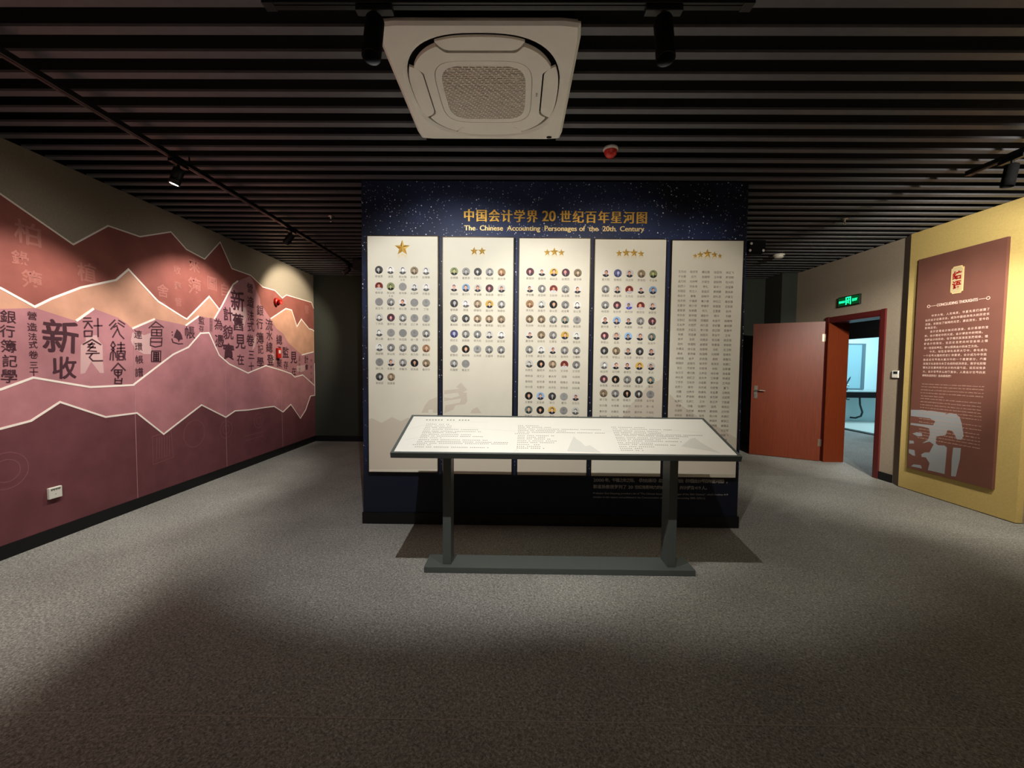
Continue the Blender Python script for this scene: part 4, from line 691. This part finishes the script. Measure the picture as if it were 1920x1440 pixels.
# ------------------------------------------------------------------ lighting tracks and spotlights
blk = M('black_metal', '#121213', 0.4, spec=0.4)
def track(name, p0, p1, lab):
    p0, p1 = Vector(p0), Vector(p1); c = (p0+p1)/2; root = empty(name, c); tag(root, lab, 'lighting track')
    d = (p1-p0)/2; b = MB(); hw_ = 0.019
    if abs(d.x) > abs(d.y): b.box(-d.x, -hw_, -0.016, d.x, hw_, 0.016)
    else: b.box(-hw_, -d.y, -0.016, hw_, d.y, 0.016)
    b.build('rail', blk, root, 0.002)
    b = MB()
    if abs(d.x) > abs(d.y): b.box(-d.x, -0.006, -0.0185, d.x, 0.006, -0.0160)
    else: b.box(-0.006, -d.y, -0.0185, 0.006, d.y, -0.0160)
    b.build('slot', M('track_slot', '#2b2b2d', 0.35, metal=0.5), root)
    for s_ in (-1, 1):
        b = MB(); e = d*s_; b.box(e.x-0.022, e.y-0.022, -0.019, e.x+0.022, e.y+0.022, 0.017); b.build('end_cap', blk, root)
    for k in (-0.8, -0.3, 0.3, 0.8):
        b = MB(); b.cyl((d.x*k, d.y*k, 0.016), (d.x*k, d.y*k, 0.09), 0.006, n=8); b.build('hanger', blk, root)
    return root
ZT = 2.885
track('lighting_track', (-1.03, 1.745, ZT), (0.93, 1.745, ZT), 'black lighting track running across, just in front of the air conditioner')
track('lighting_track', (-2.495, -2.6, ZT), (-2.495, 6.25, ZT), 'long black lighting track parallel to the mural wall')
track('lighting_track', (3.425, -1.4, ZT), (3.425, 3.19, ZT), 'black lighting track parallel to the right wall, ending before the poster')
def spotlight(px, py, aim, power, colr, lab, size=60, blend=0.4, r_=0.036, ln=0.125, along='y', lit=True, srad=0.02, tgt_mesh=None, deep=False):
    root = empty('spotlight', (px, py, ZT-0.018)); tag(root, lab, 'spotlight', 'track spotlights under the ceiling')
    b = MB()
    if along == 'y': b.box(-0.017, -0.075, -0.024, 0.017, 0.075, -0.001)
    else: b.box(-0.075, -0.017, -0.024, 0.075, 0.017, -0.001)
    b.build('adapter', blk, root, 0.002)
    b = MB(); b.cyl((0,0,-0.024), (0,0,-0.062), 0.009, n=14); b.ball((0,0,-0.062), 0.013); b.build('swivel', blk, root)
    o0 = Vector((0, 0, -0.062)); d = (Vector(tgt_mesh or aim) - Vector((px, py, ZT-0.10))).normalized()
    a0 = o0 - d*0.018; a1 = a0 + d*ln
    b = MB(); b.lathe(a0, d, [(0.0, 0), (r_*0.7, 0), (r_*0.92, 0.004), (r_, 0.012), (r_, ln*0.62), (r_*0.96, ln*0.64), (r_*1.0, ln*0.66), (r_, ln), (r_*0.88, ln), (r_*0.80, ln-(0.085 if deep else 0.016)), (0.0, ln-(0.087 if deep else 0.018))], 28)
    b.build('lamp_body', black if deep else blk, root)
    b = MB(); lc = a0 + d*(ln-(0.084 if deep else 0.003)); b.lathe(lc, d, [(0, 0), (r_*0.76, 0), (r_*0.76, -0.002)], 24)
    b.build('lens', M('recessed_lens', '#3a3835', 0.3, emit='#fff0dc', estr=0.3) if deep else M('lit_lens', '#fff6e8', 0.3, emit='#fff0dc', estr=14.0), root)
    if lit:
        l = bpy.data.lights.new('lamp_light', 'SPOT'); l.energy = power; l.color = colr; l.spot_size = R(size); l.spot_blend = blend; l.shadow_soft_size = srad
        lo = bpy.data.objects.new('lamp_light', l); COL.objects.link(lo); lo.parent = root
        lp = Vector((px, py, ZT-0.018)) + a0 + d*(ln + (0.035 if deep else 0.012)); lo.location = lp - Vector(root.location)
        lo.rotation_euler = (Vector(aim) - lp).to_track_quat('-Z', 'Y').to_euler()
        l2 = bpy.data.lights.new('lamp_spill_fill', 'SPOT'); l2.energy = power*SPILL_FILL; l2.color = colr; l2.spot_size = R(145); l2.spot_blend = 1.0; l2.shadow_soft_size = 0.03
        lo2 = bpy.data.objects.new('lamp_spill_fill', l2); COL.objects.link(lo2); lo2.parent = root; lo2.location = lo.location; lo2.rotation_euler = lo.rotation_euler
    return root
spotlight(-0.595, 1.745, (-0.50, 3.5, 1.12), P_FRONT_L, (1.0, 0.98, 0.95), 'black cylinder spotlight beside the left edge of the air conditioner', 95, 0.42, 0.038, 0.19, 'x', srad=0.006, tgt_mesh=(-0.60, 1.53, 1.9), deep=True)
spotlight(0.59, 1.745, (0.90, 3.5, 1.08), P_FRONT_R, (1.0, 0.92, 0.82), 'black cylinder spotlight hanging right of the air conditioner', 95, 0.42, 0.038, 0.19, 'x', srad=0.006, tgt_mesh=(0.60, 1.56, 1.9), deep=True)
spotlight(-2.495, 3.05, (XL, 2.90, 0.75), P_MURAL, WARM, 'black spotlight on the mural track, its lit lens showing white', 90, 0.6, tgt_mesh=(-2.86, 2.95, 1.6))
spotlight(-2.495, 4.56, (XL, 4.55, 1.40), P_MURAL, WARM, 'black tilted spotlight midway along the mural track', 90, 0.5)
spotlight(-2.495, 6.12, (XL, 6.45, 2.15), P_MURAL*0.9, (1.0, 0.89, 0.70), 'black tilted spotlight at the far end of the mural track', 84, 0.45)
spotlight(-2.495, 1.5, (XL, 1.5, 0.9), P_MURAL, WARM, 'black spotlight on the mural track, out of frame at the near end', 88, 0.35)
spotlight(-2.495, -0.3, (XL, -0.3, 0.9), P_MURAL, WARM, 'black spotlight on the mural track behind the viewer', 88, 0.35)
spotlight(3.425, 2.93, (XG, 4.7, 1.3), P_POSTER, (1.0, 0.92, 0.78), 'black spotlight near the end of the right track, close to the poster', 112, 0.5, tgt_mesh=(3.34, 3.00, 1.9), deep=True, ln=0.15)
spotlight(3.425, 1.3, (XG, 1.9, 1.5), P_POSTER, (1.0, 0.88, 0.70), 'black spotlight on the right track, out of frame', 90, 0.5)
spotlight(3.425, 2.1, (XG, 5.25, 1.25), 430.0, (1.0, 0.93, 0.82), 'added spotlight, unseen on the right track, brightening the wall toward the door', 44, 0.8)  # unseen lamp added to brighten the wall beside the door
track('lighting_track', (-2.2, -1.2, ZT), (3.2, -1.2, ZT), 'added lighting track behind the viewer, out of view, carrying the fill spotlights')
for k, x in enumerate((-1.6, 0.5, 2.6)):  # added rear spots: their bounce off the near wall fills the room
    spotlight(x, -1.2, (x, YFR, 1.5), P_REAR_FILL, NEUT, 'added fill spotlight behind the viewer, bouncing light off the near wall, ' + ('left one', 'middle one', 'right one')[k], 95, 0.5, along='x')

# ------------------------------------------------------------------ small ceiling and wall devices
red = M('red_plastic', '#c8261c', 0.35, spec=0.5); wht = M('white_plastic', '#dedcd2', 0.4)
s_ = empty('alarm_beacon', (0.66, 2.99, 2.949)); tag(s_, 'round red alarm beacon on the ceiling slats right of the air conditioner', 'alarm')
b = MB(); b.lathe((0,0,0), (0,0,-1), [(0,0),(0.052,0),(0.053,0.012),(0.048,0.020),(0,0.021)]); b.build('base', wht, s_)
b = MB(); b.lathe((0,0,-0.018), (0,0,-1), [(0.047,0),(0.047,0.008),(0.036,0.032),(0.024,0.044),(0,0.047)])
for k in range(6):
    a_ = R(60*k); b.box(0.040*math.cos(a_)-0.003, 0.040*math.sin(a_)-0.003, -0.045, 0.040*math.cos(a_)+0.003, 0.040*math.sin(a_)+0.003, -0.022)
b.build('beacon_dome', red, s_)
s_ = empty('fire_sounder', (XL+0.003, 6.12, 2.312)); tag(s_, 'round red fire alarm sounder mounted high on the mural', 'alarm')
b = MB(); b.lathe((0,0,0), (1,0,0), [(0,0),(0.058,0),(0.058,0.028),(0.05,0.036),(0,0.036)]); b.build('base', red, s_)
b = MB(); b.lathe((0.036,0,0), (1,0,0), [(0.030,0),(0.034,0.03),(0.040,0.045),(0.034,0.046),(0.02,0.03),(0,0.03)]); b.build('horn', red, s_)
s_ = empty('manual_call_point', (XL+0.0045, 6.14, 1.548)); tag(s_, 'small red fire call point with white centre on the mural', 'alarm')
b = MB(); b.box(0,-0.047,-0.075,0.03,0.047,0.075); b.build('housing', red, s_, 0.005)
b = MB(); b.box(0.028,-0.026,-0.005,0.032,0.026,0.045); b.build('push_plate', wht, s_)
s_ = empty('wall_outlet', (XL+0.006, 3.104, 0.376)); tag(s_, 'white double socket box low on the plum part of the mural', 'outlet')
b = MB(); b.box(0,-0.046,-0.044,0.02,0.046,0.044); b.build('plate', wht, s_, 0.004)
b = MB(); b.box(0.019,-0.034,0.026,0.0215,0.034,0.034)
for k in range(4): b.box(0.019,-0.03+0.017*k,0.018,0.0212,-0.026+0.017*k,0.026)
b.box(0.019,-0.004,-0.012,0.0215,0.0,-0.008); b.build('socket_slots', M('dark_socket', '#6a6a62', 0.6), s_)
for x, y, lab in ((-1.96, 4.357, 'small fire sprinkler under the slats left of the starfield wall'), (3.40, 4.35, 'small fire sprinkler under the slats near the exit sign')):
    s_ = empty('sprinkler', (x, y, 2.949)); tag(s_, lab, 'sprinkler', 'ceiling sprinklers')
    b = MB(); b.lathe((0,0,0.0), (0,0,-1), [(0,0),(0.034,0.0),(0.030,0.006),(0.012,0.010),(0.010,0.03),(0,0.03)]); b.build('escutcheon', chrome, s_)
    b = MB(); b.tube([(0.010,0,-0.03),(0.014,0,-0.045),(0,0,-0.058)], 0.003); b.tube([(-0.010,0,-0.03),(-0.014,0,-0.045),(0,0,-0.058)], 0.003); b.cyl((0,0,-0.03),(0,0,-0.056),0.0035,n=8); b.lathe((0,0,-0.058), (0,0,-1), [(0,0),(0.016,0),(0.016,0.002),(0,0.002)]); b.build('deflector', chrome, s_)
s_ = empty('smoke_detector', (3.598, 5.72, 2.949)); tag(s_, 'round white smoke detector on the ceiling by the door', 'smoke detector')
b = MB(); b.lathe((0,0,0), (0,0,-1), [(0,0),(0.070,0),(0.072,0.012),(0.066,0.02),(0,0.021)]); b.build('base', wht, s_)
b = MB(); b.lathe((0,0,-0.018), (0,0,-1), [(0.06,0),(0.058,0.018),(0.046,0.030),(0,0.032)]); b.build('chamber', wht, s_)
b = MB(); b.box(0.028,-0.064,-0.036,0.046,-0.052,-0.024); b.build('indicator', M('dark_indicator', '#2a2a28', 0.4), s_)
s_ = empty('emergency_light', (2.93, 5.12, 2.949)); tag(s_, 'dark ceiling device with small pale lamps just right of the starfield wall', 'emergency light')
b = MB(); b.box(-0.10,-0.05,-0.15,0.10,0.05,0.0); b.build('housing', black, s_, 0.01)
for x, z in ((-0.078,-0.045), (-0.092,-0.128), (0.070,-0.128)):
    b = MB(); b.lathe((x,-0.05,z), (0,-1,0), [(0,0.006),(0.014,0.004),(0.016,0)], 14); b.build('lamp_lens', wht, s_)
s_ = empty('wall_speaker', (-2.30, 6.05, 2.949)); tag(s_, 'dark square box loudspeaker under the slats beside the starfield wall', 'speaker')
b = MB(); b.box(-0.09,-0.07,-0.17,0.09,0.07,-0.03); b.build('cabinet', M('charcoal_plastic', '#26262a', 0.6), s_, 0.006)
b = MB(); b.box(-0.075,-0.074,-0.155,0.075,-0.069,-0.045); b.build('mesh_front', M('charcoal_mesh', '#38383c', 0.7), s_)
b = MB(); b.box(-0.02,-0.02,-0.03,0.02,0.02,0.0); b.build('mount', black, s_)

RW = Plane((XG, 0, 0), (0,-1,0), (0,0,1), (-1,0,0))
# exit sign
s_ = empty('exit_sign', (XG, 5.735, 2.33)); tag(s_, 'glowing green exit sign over the open door', 'exit sign')
b = MB(); b.box(-0.026,-0.185,-0.068,0,0.185,0.068); b.build('housing', M('sign_housing', '#20261f', 0.4), s_, 0.003)
SP = Plane((-0.0262,0,0), (0,-1,0), (0,0,1), (-1,0,0))
b = MB(); slab(b, SP, [(-0.175,-0.055),(0.175,-0.055),(0.175,0.055),(-0.175,0.055)], 0, 0.0008); b.build('sign_face', M('sign_dark_green', '#083018', 0.3, emit='#0a5a2a', estr=0.35), s_)
grn = M('lit_green', '#20ff90', 0.4, emit='#14ff86', estr=2.6)
b = MB(); put_cjk(b, SP, '安全出口', -0.148, -0.070, 0.0-0.004, 0.031, 0.0012, 0.03)
put_line(b, SP, 'EXIT', 0.068, 0.150, -0.014, 0.045, 0.0012, 0.03)
fr_ = [(-0.044,-0.052),(-0.044,0.052),(0.044,0.052),(0.044,-0.052),(0.030,-0.052),(0.030,0.040),(-0.030,0.040),(-0.030,-0.052)]
slab(b, SP, fr_, 0.0008, 0.0014)
slab(b, SP, ringpts(0.004, 0.026, 0.007, 0.007, 12)[:-1], 0.0008, 0.0014)
stroke(b, SP, [(0.002,0.017),(-0.004,-0.006)], 0.013, 0.0008, 0.0014); stroke(b, SP, [(0.004,0.014),(0.017,0.006),(0.023,0.012)], 0.005, 0.0008, 0.0014); stroke(b, SP, [(0.0,0.014),(-0.014,0.006),(-0.016,-0.004)], 0.005, 0.0008, 0.0014)
stroke(b, SP, [(-0.004,-0.006),(0.010,-0.018),(0.008,-0.034),(0.014,-0.036)], 0.006, 0.0008, 0.0014); stroke(b, SP, [(-0.004,-0.006),(-0.010,-0.022),(-0.024,-0.028)], 0.006, 0.0008, 0.0014)
b.build('lit_lettering', grn, s_)
# thermostat
s_ = empty('thermostat', (XG, 4.99, 1.33)); tag(s_, 'small white thermostat with dark screen between door and mustard panel', 'thermostat')
b = MB(); b.box(-0.020,-0.043,-0.043,0,0.043,0.043); b.build('housing', wht, s_, 0.004)
b = MB(); b.box(-0.0215,-0.030,0.004,-0.019,0.022,0.034); b.build('screen', M('dark_screen', '#20282a', 0.2), s_)
# poster
s_ = empty('wall_poster', (XY, 4.70, 0.262)); tag(s_, 'tall maroon text board with gold plaque and grey brush motif on the mustard panel', 'poster')
PW, PH = 0.836, 2.362
b = MB(); b.box(-0.028, -PW, 0, 0, 0, PH); b.build('board', M('maroon_board', '#6b463c', 0.6, spec=0.2, var=0.05, scale=6), s_, 0.001)
PP = Plane((-0.028, 0, -0.262), (0,-1,0), (0,0,1), (-1,0,0))
mg = M('grey_blue_motif', '#8d9194', 0.6); b = MB()
for p in D['motif']: slab(b, PP, [(min(PW-0.004, max(0.004, u)), max(0.266, v)) for u, v in p], 0, 0.0006)
b.build('brush_motif', mg, s_)
pk = rrect(0.363, 2.176, 0.480, 2.452, 0.0001, 1)
n_ = 0.018; x0, x1, y0, y1 = 0.362, 0.481, 2.176, 2.454
pq = [(x0+n_,y0),(x1-n_,y0),(x1-n_,y0+n_*0.5),(x1-n_*0.5,y0+n_),(x1,y0+n_),(x1,y1-n_),(x1-n_*0.5,y1-n_),(x1-n_,y1-n_*0.5),(x1-n_,y1),(x0+n_,y1),(x0+n_,y1-n_*0.5),(x0+n_*0.5,y1-n_),(x0,y1-n_),(x0,y0+n_),(x0+n_*0.5,y0+n_),(x0+n_,y0+n_*0.5)]
b = MB(); slab(b, PP, pq, 0, 0.004); plq_ = b.build('plaque', M('pale_gold_plaque', '#d8bd84', 0.45, metal=0.1), s_)
cx_, cy_ = (x0+x1)/2, (y0+y1)/2
b = MB(); slab(b, PP, [(cx_+(u-cx_)*0.86, cy_+(v-cy_)*0.93) for u, v in pq], 0.004, 0.0046); b.build('plaque_field', M('plaque_field_beige', '#b3a37c', 0.6), plq_)
b = MB(); put_glyph(b, PP, '结', 0.421, 2.362, 0.088, 0.088, 0.0052, 0.035); put_glyph(b, PP, '语', 0.421, 2.264, 0.088, 0.088, 0.0052, 0.035); b.build('plaque_lettering', M('crimson_ink', '#8a1418', 0.5), plq_)
prt = M('pale_pink_print', '#d8bcae', 0.6); b = MB()
for dx in (-0.001, 0.001): put_line(b, PP, 'CONCLUDING THOUGHTS', 0.229+dx, 0.620+dx, 2.070, 0.040, 0.0006+dx*.1, 0.015)
stroke(b, PP, [(0.158, 2.083), (0.222, 2.083)], 0.004, 0, 0.0006); stroke(b, PP, [(0.628, 2.083), (0.692, 2.083)], 0.004, 0, 0.0006)
for cx2 in (0.143, 0.708): stroke(b, PP, ringpts(cx2, 2.083, 0.014, 0.014, 18), 0.005, 0, 0.0006)
b.build('heading_lettering', prt, s_)
TX = ['中华大地，人杰地灵，华夏先贤们创建了', '灿烂会计记录方法，成为中国经济伟大的历史长', '河里，折射出了独特的光芒，源远流长，至今仍', '影响后世。', '会计史是会计知识的源泉，会计思想的宝', '库，会计理论中的大成，会计博史中的明珠。', '掌握会计的历史，在于揭示其演变发展规律，理', '解会计的现在，在历史发展的时空坐标上锚', '定一块坚实基石，得以照亮会计的未来方向。',
      '今天，站在全球化发展大势中，参与成为', '一个世界大国的历史使命要求，会计成为中华民', '族走近世界伟大复兴中的一个重要部分，承载', '民族文化自信与未来合成的经济语言，数字化和智', '慧化正在重构现代会计的内涵外延，但无论有多', '大，会计世界多么纷繁复杂，人类会计世界的灵', '魂将永远存在！会永续发展！']
b = MB()
for t, (p0, p1) in zip(TX, D['cn']):
    put_cjk(b, PP, t, p0[0], p1[0], (p0[1]+p1[1])/2, 0.0262, 0.0006, 0.012)
b.build('chinese_lettering', prt, s_)
b = MB(); rd = random.Random(3)                                # the English lines are too small to read: word-shaped marks only
for p0, p1 in D['en']:
    u_ = p0[0]; v_ = (p0[1]+p1[1])/2
    while u_ < p1[0]-0.01:
        w_ = min(rd.uniform(0.015, 0.055), p1[0]-u_)
        x = u_
        while x < u_ + w_ - 0.003:
            h_ = rd.choice((0.006, 0.006, 0.009)); slab(b, PP, [(x, v_-0.003), (x+0.0035, v_-0.003), (x+0.0035, v_-0.003+h_), (x, v_-0.003+h_)], 0.0006, 0.0008); x += 0.0052
        u_ += w_ + 0.006
b.build('small_print', M('dim_pink_print', '#b08d80', 0.6), s_)

# ------------------------------------------------------------------ washroom seen through the doorway
s_ = empty('washroom_counter', (8.9, 10.295, 0)); tag(s_, 'black washbasin counter in the bright washroom beyond the door', 'counter')
b = MB(); b.box(-1.25, 0, 0.80, 1.4, 0.6, 0.83); b.build('counter_top', M('pale_stone', '#9fb0b0', 0.3), s_)
b = MB(); b.box(-1.25, 0.0, 0.655, 1.4, 0.02, 0.80); b.build('apron', black, s_)
b = MB(); b.lathe((0.0, 0.3, 0.814), (0,0,1), [(0.17,0),(0.185,0.012),(0.16,0.014),(0.10,0.004),(0,0.002)], 28); b.build('basin', wht, s_)
s_ = empty('washbasin_faucet', (8.42, 10.5, 0.83)); tag(s_, 'chrome faucet standing on the washroom counter', 'faucet')
b = MB(); b.cyl((0,0,0), (0,0,0.10), 0.02, n=14); b.tube([(0,0,0.09),(0,-0.06,0.13),(0,-0.12,0.11)], 0.011); b.build('spout', chrome, s_)
b = MB(); b.tube([(0,0,0.10),(-0.09,0,0.13)], 0.008); b.tube([(0,0,0.10),(0.08,0,0.15)], 0.008); b.build('lever', chrome, s_)
s_ = empty('potted_plant', (8.36, 10.42, 0.83)); tag(s_, 'small plant with one upright dark leaf on the washroom counter', 'plant')
b = MB(); b.lathe((0,0,0), (0,0,1), [(0,0),(0.045,0),(0.06,0.07),(0.05,0.07),(0,0.06)]); b.build('pot', M('dark_pot', '#394a5a', 0.5), s_)
b = MB(); lf = [(0,0.05),(0.03,0.13),(0.075,0.22),(0.115,0.30),(0.125,0.36),(0.09,0.33),(0.045,0.25),(0.01,0.17),(-0.02,0.10)]
slab(b, Plane((0,0,0), (1,0,0), (0,0,1), (0,-1,0)), lf, -0.002, 0.002); b.tube([(0,0,0.04),(0.02,0,0.12)], 0.004)
slab(b, Plane((0,0.01,0), (1,0,0), (0,0,1), (0,-1,0)), [(0,0.06),(-0.05,0.09),(-0.10,0.14),(-0.06,0.13),(-0.01,0.10)], -0.002, 0.002)
b.build('leaf', M('dark_blue_green_leaf', '#24404a', 0.5), s_)
s_ = empty('washroom_mirror', (8.55, 10.898, 1.445)); tag(s_, 'framed mirror above the washroom counter', 'mirror')
b = MB(); b.box(-0.62,-0.012,-0.58,0.58,0,0.58); b.build('glass', M('mirror_pale', '#a9cdd6', 0.12, metal=0.4), s_)
b = MB(); b.box(0.58,-0.03,-0.60,0.66,0,0.60); b.box(-0.70,-0.03,-0.60,-0.62,0,0.60); b.box(-0.62,-0.03,0.58,0.58,0,0.60); b.box(-0.62,-0.03,-0.60,0.58,0,-0.58); b.build('mirror_frame', M('grey_frame', '#6d8088', 0.4, metal=0.3), s_)
ctr = bpy.data.objects['washroom_counter']
b = MB(); b.tube([(0.05,0.4,0.80),(0.08,0.4,0.45),(0.15,0.4,0.25),(0.12,0.4,0.15),(-0.02,0.4,0.10),(-0.08,0.5,0.10)], 0.022); b.build('drain_pipe', M('dark_pipe', '#2c3a3a', 0.5), ctr)
b = MB(); b.tube([(-0.42,0.4,0.80),(-0.34,0.4,0.68),(-0.26,0.4,0.58),(-0.2,0.4,0.58)], 0.014); b.build('supply_hose', M('steel_hose', '#4c5a58', 0.4), ctr)
s_ = empty('corridor_tube_light', (7.478, 9.05, 2.45)); tag(s_, 'pale horizontal tube light high on the corridor wall seen through the doorway', 'lamp')
b = MB(); b.box(-0.05,-0.45,-0.035,0,0.45,0.035); b.build('fitting', wht, s_, 0.004)
b = MB(); b.cyl((-0.06,-0.43,-0.005), (-0.06,0.43,-0.005), 0.018, n=14); b.build('tube', M('dim_tube', '#dfe8e8', 0.3, emit='#dff2f5', estr=0.35), s_)
